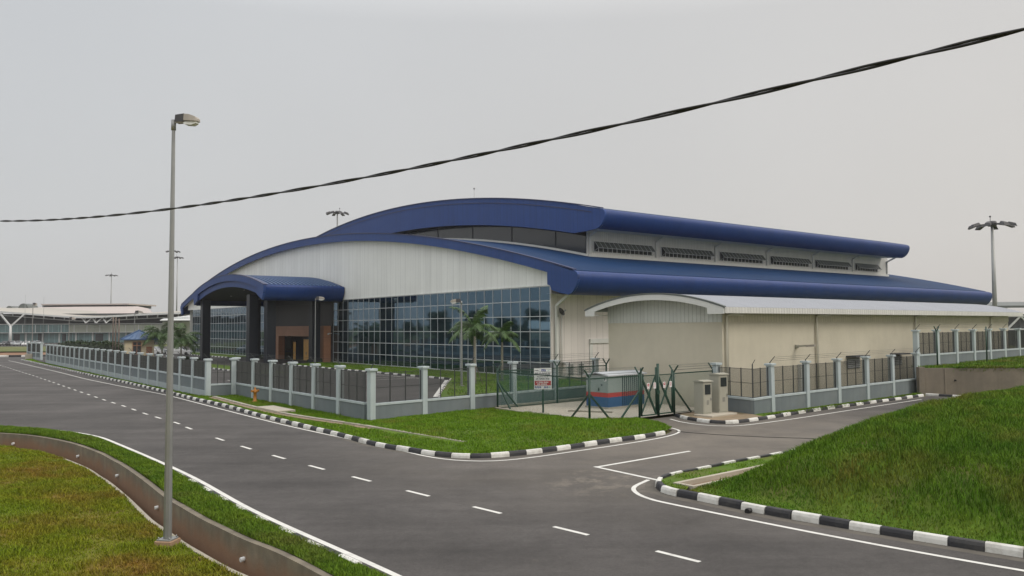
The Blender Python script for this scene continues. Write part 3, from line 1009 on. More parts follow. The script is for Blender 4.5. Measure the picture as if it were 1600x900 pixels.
# ---- raised terrace at the end of the side road, held by a concrete wall
TW = np.array([(29.25, 57.5), (36.4, 57.0), (46, 56.2), (75, 54.0)])
terr_out = [(29.35, 57.65), (36.4, 57.15), (46, 56.35), (75, 54.15), (140, 110), (95, 135)] + [(29.6 + 0.749 * q, 59.6 + 0.662 * q) for q in (60, 40, 20, 0)]
def terr_z(P):
    return 1.80 + bumps(P, 0.5, 0.06) + np.clip((P[:, 0] - 33) * 0.012, 0, 0.3)
terrain('terrace', terr_out, terr_z, 'turf', 0.9)
tw = thing('retaining_wall', 'long brown stained concrete wall holding the grass terrace at the side road end', 'retaining wall', (0, 0, 0))
b = MB()
z4 = lambda A, z: [(p[0], p[1], z) for p in A]
b.solid_strip(z4(TW, 1.86), z4(TW + np.array([0.02, 0.25]), 1.86), (0, 0, -2.0))
b.build('wall', 'concrete_stained', tw)
b = MB()
b.box(29.05, 29.45, 57.3, 57.72, -0.1, 1.94)
b.box(30.9, 31.0, 57.33, 57.45, -0.1, 1.86)
b.build('buttress', 'concrete_stained', tw)
for x_ in (31.6, 35.8):
    b = MB()
    b.tube([(x_, 57.5, 1.0), (x_, 57.2, 0.99)], 0.06, 8)
    b.build('weep_pipe', 'black', tw)

# ---- yard inside the fence
yard = sheet('yard', [(-7.4, 42.7), (-20.1, 59.0), (-21.7, 58.0), (-70.6, 120.6), (-84, 140), (-96, 178), AB(126, 4), AB(124, -0.02), AB(-3, -0.02), AB(-3, 12), (7.0, 70), (6.7, 56)], 0.0, 'asphalt_yard')
def bed(name, outl, z=0.10):
    return sheet(name, outl, z, 'turf')
bed('planting_strip', [AB(48, -0.05), AB(48, -7.8), AB(5.5, -7.8), AB(-8.6, -18.0), AB(-16.5, -23.0), (6.4, 56.2), (6.9, 70), AB(-2.9, -0.05)])
bed('planting_strip', [AB(116, -0.05), AB(116, -5), AB(78, -5), AB(78, -0.05)])
bed('planting_strip', [AB(64, -14.9), AB(64, -18.6), AB(26.5, -18.6), AB(26.5, -14.9)])
kerb('kerb', smooth_line([AB(48, -7.9), AB(26, -7.9), AB(5.4, -7.9)], 0.5), 0.9, side=1, h=0.17, start=1)
kerb('kerb', smooth_line([AB(5.2, -8.1), AB(-1.6, -13.1), AB(-8.6, -18.1), AB(-14.5, -22)], 0.5), 0.9, side=1, h=0.17)
kerb('kerb', smooth_line([AB(64, -18.7), AB(26.4, -18.7)], 0.5), 0.9, side=1, h=0.17)
kerb('kerb', smooth_line([AB(116, -5.1), AB(78, -5.1)], 0.5), 0.9, side=1, h=0.17)
mk = MB()
ribbon(mk, np.array([AB(5.2, -8.45), AB(-9.5, -18.95)]), 0.35, 0.005)
ribbon(mk, np.array([AB(46, -9.0), AB(8, -9.0)]), 0.13, 0.005)
for a_ in range(10, 46, 3):
    ribbon(mk, np.array([AB(a_, -9.1), AB(a_, -13.5)]), 0.12, 0.009)
for a_, b_ in ((2, -25), (10, -24.7), (18, -24.3), (26, -24), (34, -24), (-3, -30), (6, -31), (14, -31), (22, -31)):
    ribbon(mk, np.array([AB(a_, b_), AB(a_ + 1.6, b_)]), 0.14, 0.005)
mk.build('road_marking', 'line', yard, fix=False)

# far field beyond the road end: soil cut and grass with the car park behind
sheet('soil_strip', [(-200, 140.3), (-140, 144.2), (-94, 147.6), (-80, 150), (-86, 178), (-120, 176), (-210, 165)], 0.05, 'soil')
sheet('grass_field', [(-240, 165), (-120, 172), (-84, 176), (-98, 226), (-250, 215)], 0.30, 'field')
sheet('car_park', [(-400, 216), (-250, 219), (-92, 228), (-30, 215), (-60, 130), (-73, 122), (-86, 142), (-97, 180), (-108, 226), (-120, 300), (-400, 300)], 0.02, 'asphalt_yard')

# ================================================================== MAIN BUILDING (local x = depth b, local y = along the front a)
bld = thing('terminal_building', 'large white building with stepped blue arched roofs and a glass front', 'building', (C0[0], C0[1], 0), TH)
AC, RL, FB_ = 59.3, 247.3, -0.5
zr = lambda a: 18.4 - (RL - math.sqrt(RL * RL - (a - AC) ** 2))
zu = lambda a: 23.1 - (205 - math.sqrt(205 * 205 - (a - 50.3) ** 2))
LW = 120.2                       # left end of the front wall
A0, A1 = -4.8, 123.4             # eaves of the lower roof
B_END = 88.0
lin = lambda a, b, n: [a + (b - a) * i / (n - 1) for i in range(n)]

# front cladding above the glass
b = MB()
av = lin(0, LW, 60)
b.strip([(0, a, 9.0) for a in av], [(0, a, zr(a) - 0.4) for a in av])
b.box(-0.06, 0.0, -0.05, 48.1, 8.95, 9.08)
b.box(-0.06, 0.0, 71.8, LW, 8.95, 9.08)
b.build('front_cladding', 'white_front', bld, fix=False)
# curtain wall: each pane a quad set very slightly out of true
def curtain(a_lo, n, parent):
    g, fr = MB(), MB()
    for i in range(n):
        for k in range(6):
            a0_, a1_ = a_lo + i * 1.55, a_lo + (i + 1) * 1.55
            z0_, z1_ = 0.12 + (k > 0) * (1.38 + 1.5 * (k - 1)), 1.5 * (k + 1)
            t1, t2 = random.gauss(0, 0.0022), random.gauss(0, 0.0022)
            w, h = 0.775, 0.75
            g.add([(0.02 - t1 * w - t2 * h, a0_, z0_), (0.02 + t1 * w - t2 * h, a1_, z0_), (0.02 + t1 * w + t2 * h, a1_, z1_), (0.02 - t1 * w + t2 * h, a0_, z1_)], [(3, 2, 1, 0)])
    for i in range(n + 1):
        a_ = a_lo + i * 1.55
        fr.box(-0.012, 0.06, a_ - 0.026, a_ + 0.026, 0.10, 8.95)
    for k in range(7):
        z_ = 1.5 * k if k else 0.15
        if k == 6: z_ = 8.90
        fr.box(-0.009, 0.055, a_lo, a_lo + n * 1.55, z_ - 0.036, z_ + 0.036)
    cw = fr.build('curtain_wall', 'mullion', parent)
    g.build('glass_panes', 'glass', cw, fix=False)
curtain(0.0, 31, bld)
curtain(71.8, 29, bld)
for a0_, a1_ in ((0.0, 48.1), (71.8, LW)):
    b = MB()
    b.box(-0.06, 0.3, a0_, a1_, 0.0, 0.10)
    b.build('base_plinth', 'concrete', bld)

# dark entrance wall, brown portal and doors
b = MB()
b.box(-0.10, 0.1, 48.1, 51.0, 0.0, 9.0)
b.box(-0.10, 0.1, 66.0, 71.8, 0.0, 9.0)
b.box(-0.10, 0.1, 51.0, 66.0, 3.7, 9.0)
b.box(1.5, 1.7, 50.0, 67.0, 0.0, 4.2)
b.build('entrance_wall', 'dark_clad', bld)
por = MB()
por.box(-1.15, -0.102, 48.7, 51.1, 0.0, 5.3)
por.box(-1.15, -0.102, 65.9, 67.6, 0.0, 5.3)
por.box(-1.15, -0.102, 51.1, 65.9, 3.75, 5.3)
portal = por.build('entrance_portal', 'brown', bld)
for a_, w_, h_ in ((58.2, 2.2, 3.25), (62.9, 0.9, 2.8)):
    d = MB()
    d.box(0.30, 0.40, a_ - w_ / 2, a_ + w_ / 2, 0.05, h_)
    door = d.build('door', 'amber', bld)
    d = MB()
    d.box(0.22, 0.29, a_ - 0.05, a_ + 0.05, 0.9, 1.3)
    d.build('handle', 'steel', door)
    d = MB()
    d.box(0.36, 0.50, a_ - w_ / 2 - 0.14, a_ + w_ / 2 + 0.14, 0.0, h_ + 0.14)
    d.build('door_frame', 'column', door)

# side wall
b = MB()
b.box(0.0, 0.35, -0.12, 0.0, 0.0, 9.2)
b.box(0.35, B_END - 1.5, -0.10, 0.05, 0.0, 8.6)
b.build('side_wall', 'white_side', bld)
b = MB()
b.box(B_END - 1.7, B_END - 1.5, 0.05, LW, 0.0, 11)
b.box(0.4, B_END - 1.7, LW - 0.15, LW, 0.0, 9.0)
b.build('rear_wall', 'white_front', bld)

# lower roof: barrel sheet, white flashing, eaves and fascia
av = lin(A0 + 0.9, A1 - 0.9, 90)
b = MB()
b.solid_strip([(FB_ + 0.05, a, zr(a) + 0.02) for a in av], [(B_END, a, zr(a) + 0.02) for a in av], (0, 0, -0.15))
b.build('lower_roof', 'blue_roof', bld)
def bullnose(a_edge, z_top, sgn, drop=2.05):
    """rounded eave: outline in (a, z), outermost near the top; sgn=+1 when the building lies towards +a"""
    P = [(0.95, 0.16), (0.45, 0.08), (0.16, -0.06), (0.02, -0.28), (0.0, -0.55), (0.06, -0.85), (0.18, -1.15), (0.36, -1.45), (0.62, -1.75), (0.95, -1.98), (1.3, -2.08)]
    return [(a_edge + sgn * p, z_top + q * drop / 2.05) for p, q in P]
def eave(a_edge, z_top, sgn, b0, b1, wall_a, name='eave_fascia', drop=2.05, inner_z=None):
    P = bullnose(a_edge, z_top, sgn, drop)
    e = MB()
    e.strip([(b0, p, q) for p, q in P], [(b1, p, q) for p, q in P], 0, True)
    iz = P[-1][1] + 0.25
    e.strip([(b0, P[-1][0], P[-1][1]), (b0, wall_a, iz)], [(b1, P[-1][0], P[-1][1]), (b1, wall_a, iz)], 1)
    # far end cap
    e.add([(b1, p, q) for p, q in P] + [(b1, wall_a, iz), (b1, wall_a, z_top + 0.3)], [tuple(range(len(P) + 2))], 0)
    e.build(name, ['blue_eave', 'white_paint'], bld, fix=False)
    return P
PR = eave(A0, zr(A0) + 0.05, 1, FB_, B_END + 0.1, 0.0)
PL = eave(A1, zr(A1) + 0.05, -1, FB_, B_END + 0.1, LW)
# front fascia following the arch, with its tails at both eaves
b = MB()
af = lin(-0.5, LW + 1.6, 80)
top = [(FB_, a, zr(a) + 0.10) for a in af]
bot = [(FB_, a, zr(a) - 0.88) for a in af]
b.solid_strip(top, bot, (-0.25, 0, 0))
tail = [(FB_, p, q + 0.02) for p, q in PR] + [(FB_, -2.2, PR[-1][1] + 0.25), (FB_, -1.1, PR[-1][1] + 0.55), (FB_, -0.9, 8.9), (FB_, -0.49, 9.0), (FB_, -0.49, zr(-0.5) + 0.10)]
b.prism(tail, (-0.25, 0, 0))
tail = [(FB_, p, q + 0.02) for p, q in PL] + [(FB_, LW + 1.7, PL[-1][1] + 0.3), (FB_, LW + 1.61, 9.2), (FB_, LW + 1.61, zr(LW + 1.61) + 0.10)]
b.prism(tail, (-0.25, 0, 0))
b.build('front_fascia', 'blue_fascia', bld)
b = MB()
b.solid_strip([(FB_ - 0.32, a, zr(a) + 0.20) for a in lin(A0 + 0.6, A1 - 0.6, 80)], [(FB_ + 0.15, a, zr(a) + 0.20) for a in lin(A0 + 0.6, A1 - 0.6, 80)], (0, 0, -0.11))
b.build('fascia_capping', 'blue_dark', bld)
b = MB()
b.strip([(FB_, a, zr(a) - 0.86) for a in af], [(0.0, a, zr(a) - 0.7) for a in af])
b.build('front_soffit', 'white_paint', bld, fix=False)

# upper hall: clerestory walls, dark glass front, roof, fascia, eave
UA, UB0, UB1 = 7.5, 12.0, 79.3
UL = 104.0
b = MB()
b.box(UB0, UB1, UA, UA + 0.2, 12.0, 16.6)
b.build('clerestory_wall', 'white_ribbed', bld)
b = MB()
b.box(UB1 - 0.2, UB1, UA + 0.2, UL, 12.0, 17.0)
b.box(UB0, UB1, UL, UL + 0.2, 12.0, 16.6)
b.build('rear_clerestory_wall', 'white_ribbed', bld)
b = MB()
au = lin(UA + 0.3, UL, 60)
b.strip([(UB0, a, zr(a) - 0.3) for a in au], [(UB0, a, max(zu(a) - 3.4, zr(a) - 0.2)) for a in au])
gl = b.build('clerestory_glass', 'dark_glass', bld, fix=False)
for a_ in (13.0, 21.5, 30.2, 39.0, 47.5):
    b = MB()
    b.box(UB0 - 0.06, UB0 - 0.005, a_ - 0.07, a_ + 0.07, zr(a_) - 0.1, zu(a_) - 3.4)
    b.build('glazing_bar', 'column', gl)
b = MB()
b.solid_strip([(UB0 - 0.35, a, zr(a) + 0.28) for a in lin(UA - 0.1, 70, 50)], [(UB0 - 0.03, a, zr(a) + 0.28) for a in lin(UA - 0.1, 70, 50)], (0, 0, -0.24))
b.box(UB0, UB1, UA - 0.22, UA - 0.02, zr(UA) - 0.2, zr(UA) + 0.28)
b.build('roof_flashing', 'white_paint', bld)
UE0 = 2.86
UE1 = 97.7
au = lin(UE0 + 0.9, UE1 + 6, 70)
b = MB()
b.solid_strip([(UB0 - 1.45, a, zu(a) + 0.02) for a in au], [(UB1 - 1.0, a, zu(a) + 0.02) for a in au], (0, 0, -0.15))
b.build('upper_roof', 'blue_roof', bld)
PU = eave(UE0, zu(UE0) + 0.05, 1, UB0 - 1.5, 77.4, UA, 'upper_eave_fascia', 1.95)
b = MB()
ut = lambda a: zu(a) - 3.2 - 0.4 * max(0, min(1, (a - 8) / 40))
af = lin(7.9, UL, 60)
b.solid_strip([(UB0 - 1.5, a, zu(a) + 0.10) for a in af], [(UB0 - 1.5, a, ut(a)) for a in af], (-0.25, 0, 0))
tail = [(UB0 - 1.5, p, q + 0.02) for p, q in PU] + [(UB0 - 1.5, 5.6, PU[-1][1] - 0.10), (UB0 - 1.5, 7.89, ut(7.9)), (UB0 - 1.5, 7.89, zu(7.9) + 0.10)]
b.prism(tail, (-0.25, 0, 0))
b.build('upper_fascia', 'blue_fascia', bld)
b = MB()
b.strip([(UB0 - 1.82, a, zu(a) - 0.45) for a in lin(UE0 + 2, UL, 70)], [(UB0 - 1.82, a, zu(a) - 0.55) for a in lin(UE0 + 2, UL, 70)])
b.solid_strip([(UB0 - 1.85, a, zu(a) + 0.20) for a in lin(UE0 + 0.6, UL, 70)], [(UB0 - 1.35, a, zu(a) + 0.20) for a in lin(UE0 + 0.6, UL, 70)], (0, 0, -0.11))
b.build('fascia_capping', 'blue_dark', bld)
b = MB()
b.strip([(UB0 - 1.5, a, ut(a) + 0.02) for a in af], [(UB0, a, ut(a) + 0.1) for a in af])
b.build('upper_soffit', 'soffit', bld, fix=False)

# six bottom-opening louvre windows along the clerestory
for (b0_, b1_) in ((12.95, 22.55), (24.3, 33.8), (35.6, 44.9), (46.75, 56.15), (57.9, 67.05), (69.1, 75.9)):
    fr = MB()
    zb_, zt_ = 13.50, 14.65
    fr.box(b0_, b1_, UA - 0.10, UA - 0.001, zt_, zt_ + 0.08)
    fr.box(b0_ - 0.08, b0_, UA - 0.10, UA - 0.001, zb_, zt_ + 0.08)
    fr.box(b1_, b1_ + 0.08, UA - 0.10, UA - 0.001, zb_, zt_ + 0.08)
    fr.box(b0_, b1_, UA - 0.10, UA - 0.001, zb_ - 0.05, zb_ + 0.02)
    n = int((b1_ - b0_) / 0.72)
    for i in range(1, n):
        x_ = b0_ + (b1_ - b0_) * i / n
        fr.box(x_ - 0.035, x_ + 0.035, UA - 0.07, UA - 0.004, zb_, zt_)
    wf = fr.build('louvre_window', 'term_white', bld)
    d = MB()
    d.box(b0_, b1_, UA - 0.02, UA - 0.003, zb_ + 0.02, zt_)
    d.build('dark_opening', 'term_dark', wf)
    s = MB()
    s.solid_strip([(b0_ + 0.05, UA - 0.12, zt_ + 0.02), (b0_ + 0.05, UA - 0.78, zb_ + 0.38)], [(b1_ - 0.05, UA - 0.12, zt_ + 0.02), (b1_ - 0.05, UA - 0.78, zb_ + 0.38)], (0, 0.02, -0.03))
    s.build('sash_panel', 'louvre', wf)
    s = MB()
    for i in range(n + 1):
        x_ = b0_ + 0.05 + (b1_ - b0_ - 0.1) * i / n
        s.beam((x_, UA - 0.135, zt_ + 0.035), (x_, UA - 0.795, zb_ + 0.395), 0.045, 0.03)
    s.beam((b0_, UA - 0.80, zb_ + 0.385), (b1_, UA - 0.80, zb_ + 0.385), 0.04, 0.04)
    s.beam((b1_ + 0.04, UA - 0.1, zb_), (b1_ + 0.04, UA - 0.80, zb_ + 0.38), 0.03, 0.03)
    s.beam((b0_ - 0.04, UA - 0.1, zb_), (b0_ - 0.04, UA - 0.80, zb_ + 0.38), 0.03, 0.03)
    s.build('sash_ribs', 'mullion', wf)
# downpipes with a raking arm up to the eave
for b_ in (12.3, 23.3, 34.6, 45.9, 57.2, 68.3, 78.9):
    d = MB()
    d.beam((b_ + 0.02, UA - 0.12, 13.3), (b_ + 0.02, UA - 0.12, 15.35), 0.2, 0.2)
    d.beam((b_ + 0.02, UA - 0.14, 15.28), (b_ + 0.02, UA - 2.6, 16.35), 0.2, 0.2)
    d.build('downpipe', 'white_paint', bld)
d = MB()
d.beam((0.55, -0.32, 0.1), (0.55, -0.32, 7.1), 0.26, 0.26)
d.beam((0.55, -0.34, 7.0), (0.6, -2.9, 8.5), 0.26, 0.26)
d.tube([(0.95, -0.25, 0.3), (0.95, -0.25, 6.9)], 0.05, 6)
d.tube([(1.25, -0.25, 0.3), (1.25, -0.25, 6.2)], 0.05, 6)
d.build('downpipe', 'white_paint', bld)
# side door surround and small louvred openings
d = MB()
d.box(5.0, 7.9, -0.3, -0.101, 3.3, 3.75)
d.box(5.0, 5.4, -0.19, -0.101, 0.0, 3.3)
d.box(9.0, 9.4, -0.3, -0.101, 0.0, 3.75)
d.box(7.9, 9.0, -0.3, -0.101, 3.3, 3.75)
dr = d.build('door_surround', 'white_paint', bld)
d = MB()
d.box(5.4, 9.0, -0.16, -0.102, 0.05, 3.3)
d.build('door', 'white_side', dr)
for b_ in (2.0, 3.4):
    d = MB()
    d.box(b_, b_ + 0.85, -0.16, -0.103, 0.2, 1.4)
    w_ = d.build('louvre_vent', 'white_paint', bld)
    d = MB()
    for k in range(7):
        d.box(b_ + 0.08, b_ + 0.77, -0.185, -0.161, 0.28 + k * 0.15, 0.37 + k * 0.15)
    d.build('vent_slats', 'louvre', w_)
for b_ in (1.35, 1.65):
    d = MB()
    d.tube([(b_, -0.15, 1.5), (b_, -0.6, 1.5), (b_, -0.85, 1.3), (b_, -0.85, 0.2)], 0.11, 8)
    d.build('vent_pipe', 'white_paint', bld)

# porch canopy with ribbed vault roof
CA0, CA1, CB = 44.2, 75.6, -11.4
CM, CR_ = (CA0 + CA1) / 2, 60.5
zc_ = lambda a: 12.70 - (CR_ - math.sqrt(CR_ * CR_ - (a - CM) ** 2))
zi_ = lambda a: 11.05 - (58 - math.sqrt(58 * 58 - (a - CM) ** 2))
ac = lin(CA0 + 0.35, CA1 - 0.35, 40)
b = MB()
b.solid_strip([(CB + 0.05, a, zc_(a)) for a in ac], [(-0.1, a, zc_(a)) for a in ac], (0, 0, -0.15))
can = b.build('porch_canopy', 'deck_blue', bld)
b = MB()
k = CB + 0.45
while k < -0.3:
    b.solid_strip([(k - 0.12, a, zc_(a) + 0.12) for a in ac], [(k + 0.12, a, zc_(a) + 0.12) for a in ac], (0, 0, -0.125))
    k += 0.6
b.build('roof_ribs', 'rib_blue', can)
b = MB()
ai = lin(CA0 + 1.3, CA1 - 1.3, 40)
b.solid_strip([(CB, a, zc_(a) + 0.10) for a in ai], [(CB, a, zc_(a) - 0.80) for a in ai], (-0.3, 0, 0))
ai3 = lin(CA0 + 2.5, CA1 - 2.5, 40)
b.solid_strip([(CB + 0.12, a, zc_(a) - 0.79) for a in ai3], [(CB + 0.12, a, zi_(a)) for a in ai3], (-0.14, 0, 0))
for s_, e_ in ((1, CA0), (-1, CA1)):
    ez = zc_(CA0)
    b.prism([(CB, e_ + s_ * 1.31, zc_(e_ + s_ * 1.31) + 0.10), (CB, e_ + s_ * 0.02, ez + 0.05), (CB, e_ + s_ * 0.10, ez - 0.6), (CB, e_ + s_ * 0.34, ez - 1.3), (CB, e_ + s_ * 0.62, ez - 1.85), (CB, e_ + s_ * 2.5, ez - 1.05), (CB, e_ + s_ * 2.5, zc_(e_ + s_ * 2.5) - 0.801), (CB, e_ + s_ * 1.31, zc_(e_ + s_ * 1.31) - 0.801)], (-0.3, 0, 0))
b.build('canopy_fascia', 'blue_fascia', can)
b = MB()
b.solid_strip([(CB - 0.35, a, zc_(a) + 0.20) for a in lin(CA0, CA1, 40)], [(CB + 0.25, a, zc_(a) + 0.20) for a in lin(CA0, CA1, 40)], (0, 0, -0.10))
b.build('canopy_capping', 'blue_dark', can)
for s_, e_ in ((1, CA0), (-1, CA1)):
    ez = zc_(CA0)
    P = [(e_ + s_ * 0.4, ez + 0.16), (e_ + s_ * 0.08, ez + 0.05), (e_ + s_ * 0.03, ez - 0.15), (e_ + s_ * 0.07, ez - 0.6), (e_ + s_ * 0.2, ez - 1.0), (e_ + s_ * 0.38, ez - 1.4), (e_ + s_ * 0.66, ez - 1.8), (e_ + s_ * 1.1, ez - 1.95), (e_ + s_ * 2.2, ez - 1.9)]
    b = MB()
    b.strip([(CB, p, q) for p, q in P], [(-0.12, p, q) for p, q in P], 0, True)
    b.build('canopy_eave', 'blue_eave', can, fix=False)
b = MB()
ai2 = lin(CA0 + 2.2, CA1 - 2.2, 30)
b.strip([(CB - 0.02, a, zi_(a) + 0.05) for a in ai2], [(-0.15, a, zi_(a) + 0.05) for a in ai2], 0, True)
b.box(-0.5, -0.15, CA0 + 1.2, CA1 - 1.2, 8.6, 9.9)
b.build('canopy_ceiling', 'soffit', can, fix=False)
for a_ in (52, 58, 64, 70):
    b = MB()
    b.lathe([(0.16, 0.0), (0.16, -0.06)], 10, 0, (CB + 4, a_, zi_(a_) + 0.02))
    b.build('downlight', 'lamp_lens', can)
for (a_, b_) in ((73.2, -10.4), (51.9, -10.4), (48.4, -9.2), (73.2, -2.2), (49.6, -2.2)):
    b = MB()
    b.cbox(b_ - 0.62, b_ + 0.62, a_ - 0.62, a_ + 0.62, 0.0, 9.7, 0.04)
    b.build('porch_column', 'column', can)
# small camera on the wall by the glass, lightning rod on the upper roof
cc = thing('security_camera', 'small white camera fixed to the dark wall left of the glass front', 'camera', (*AB(48.35, -0.12), 4.2), TH)
b = MB()
b.box(-0.35, 0.0, -0.04, 0.04, -0.05, 0.05)
b.build('bracket', 'white_paint', cc)
b = MB()
b.beam((-0.35, 0.0, 0.02), (-0.75, -0.35, -0.12), 0.18, 0.16)
b.build('camera_body', 'white_paint', cc)
rod = MB()
p_ = AB(47.0, 24.0)
rod.tube([(p_[0], p_[1], zu(47) - 0.1), (p_[0], p_[1], zu(47) + 4.3)], 0.035, 6)
rod.lathe([(0.02, 0), (0.14, 0.10), (0.14, 0.22), (0.03, 0.34)], 8, 0, (p_[0], p_[1], zu(47) + 4.2))
tag(rod.build('lightning_rod', 'steel'), 'thin lightning rod standing on top of the upper blue roof', 'lightning rod')
# dish on the corner
di = thing('satellite_dish', 'small grey satellite dish on the white wall corner beside the glass front', 'satellite dish', (*AB(-0.3, 0.55), 6.35), TH)
b = MB()
b.tube([(0, 0.2, -0.35), (0, -0.35, -0.35), (0, -0.35, 0.0)], 0.03, 6)
b.build('mount', 'steel', di)
b = MB()
b.T = Matrix.Translation((0.15, -0.55, 0.05)) @ Matrix.Rotation(R_(-75), 4, 'Z') @ Matrix.Rotation(R_(62), 4, 'Y')
b.lathe([(0.02, -0.10), (0.18, -0.08), (0.32, -0.02), (0.40, 0.05), (0.405, 0.06), (0.31, 0.0), (0.17, -0.06), (0.02, -0.08)], 18)
b.build('dish', 'lamp_dark', di)
b = MB()
b.T = Matrix.Translation((0.15, -0.55, 0.05)) @ Matrix.Rotation(R_(-75), 4, 'Z') @ Matrix.Rotation(R_(62), 4, 'Y')
b.tube([(0.4, 0, -0.05), (0.1, 0, 0.42)], 0.02, 6)
b.box(0.02, 0.16, -0.05, 0.05, 0.38, 0.5)
b.build('feed_arm', 'steel', di)

# ================================================================== ANNEX with arched grey roof
_az = R_(50.5)
RA = np.array([math.sin(_az), math.cos(_az)])
FA = np.array([-RA[1], RA[0]])
AN = np.array([12.45, 47.45])
an = thing('annex_building', 'low cream annex with curved grey metal roof behind the right fence', 'building', (AN[0], AN[1], 0), math.atan2(RA[1], RA[0]))
AW, AL = 9.25, 45.0
za = lambda a: 7.03 - (17.6 - math.sqrt(17.6 ** 2 - (a - 4.75) ** 2))
b = MB()
b.box(0, AL, -0.0, 0.2, 0.0, 5.25)
b.box(0, 0.2, 0.2, AW - 0.2, 0.0, 5.25)
b.box(0, AL, AW - 0.2, AW, 0.0, 5.25)
b.box(AL - 0.2, AL, 0.2, AW - 0.2, 0, 5.25)
b.build('wall', 'annex_wall', an)
b = MB()
av = lin(-0.02, AW + 0.02, 24)
b.solid_strip([(-0.04, a, za(a) - 0.12) for a in av], [(-0.04, a, 5.2) for a in av], (0.2, 0, 0))
b.build('gable_cladding', 'annex_ribbed_front', an)
b = MB()
b.box(0, AL, -0.05, 0.15, 5.2, 6.0)
b.build('side_cladding', 'annex_ribbed_side', an)
b = MB()
av = lin(-0.95, 10.45, 40)
b.solid_strip([(-1.05, a, za(a)) for a in av], [(AL + 1.0, a, za(a)) for a in av], (0, 0, -0.08))
b.build('roof', 'grey_roof', an)
b = MB()
ai = lin(0.25, 9.5, 30)
b.solid_strip([(-1.0, a, za(a) - 0.06) for a in ai], [(-1.0, a, za(a) - 0.40) for a in ai], (-0.09, 0, 0))
b.prism([(-1.0, 0.25, za(0.25) - 0.06), (-1.0, -0.9, za(-0.9) - 0.06), (-1.0, -0.9, 5.68), (-1.0, 0.25, 5.68)], (-0.09, 0, 0))
b.prism([(-1.0, 9.5, za(9.5) - 0.06), (-1.0, 10.4, za(10.4) - 0.06), (-1.0, 10.4, 5.68), (-1.0, 9.5, 5.68)], (-0.09, 0, 0))
b.build('gable_fascia', 'white_paint', an)
b = MB()
av = lin(-0.95, 10.45, 60)
b.solid_strip([(-1.12, a, za(a) + 0.05) for a in av], [(-0.9, a, za(a) + 0.05) for a in av], (0, 0, -0.09))
b.build('roof_edge', 'louvre', an)
b = MB()
b.box(-1.0, AL + 0.9, -0.98, -0.90, 5.72, za(-0.9) - 0.03)
b.box(-1.0, AL + 0.9, -0.90, -0.0, 5.72, 5.76)
b.box(-1.0, AL + 0.9, AW, 10.4, 5.72, 5.76)
b.build('eave_gutter', 'white_ribbed', an)
for k, x_ in enumerate((0.30, 10.4, 25.2, 40.5)):
    d = MB()
    d.tube([(x_, -0.13, 0.0), (x_, -0.13, 5.55), (x_ + 0.15, -0.2, 5.64), (x_ + 1.1, -0.5, 5.66)], 0.08, 8)
    d.build('downpipe', 'annex_pipe', an)
d = MB()
d.box(7.85, 8.1, -0.14, -0.001, 3.5, 3.72)
d.beam((7.95, -0.14, 3.62), (8.1, -0.7, 3.66), 0.16, 0.12)
li = d.build('wall_lamp', 'cab', an)
d = MB()
d.beam((8.1, -0.68, 3.64), (8.25, -1.2, 3.68), 0.3, 0.14)
d.build('lamp_head', 'lamp_body', li)
d = MB()
for k in range(8):
    d.box(8.15, 8.45, -0.22, -0.16, 0.5 + k * 0.26, 0.56 + k * 0.26)
d.box(8.13, 8.17, -0.24, -0.002, 0.4, 2.45)
d.build('rung_ladder', 'white_paint', an)
for (x_, w_) in ((14.4, 2.0), (21.0, 1.9)):
    d = MB()
    d.box(x_, x_ + w_, -0.75, -0.001, 2.72, 2.82)
    d.build('vent_hood', 'term_dark', an)
    d = MB()
    d.box(x_ + 0.1, x_ + w_ - 0.1, -0.06, -0.002, 1.9, 2.6)
    v_ = d.build('louvre_vent', 'louvre', an)
    d = MB()
    for k in range(5):
        d.box(x_ + 0.16, x_ + w_ - 0.16, -0.09, -0.061, 1.96 + k * 0.13, 2.03 + k * 0.13)
    d.build('vent_slats', 'mullion', v_)

# ================================================================== FENCES
_cache = {}
def fence_part(key, fn):
    """first use builds the part, later uses copy it"""
    def place(parent, loc, rz=0.0):
        if key not in _cache:
            _cache[key] = fn(parent)
            o = _cache[key]
            o.location = loc
            o.rotation_euler = (0, 0, rz)
            return o
        c = _cache[key].copy()
        C.objects.link(c)
        c.parent = parent
        c.location = loc
        c.rotation_euler = (0, 0, rz)
        return c
    return place

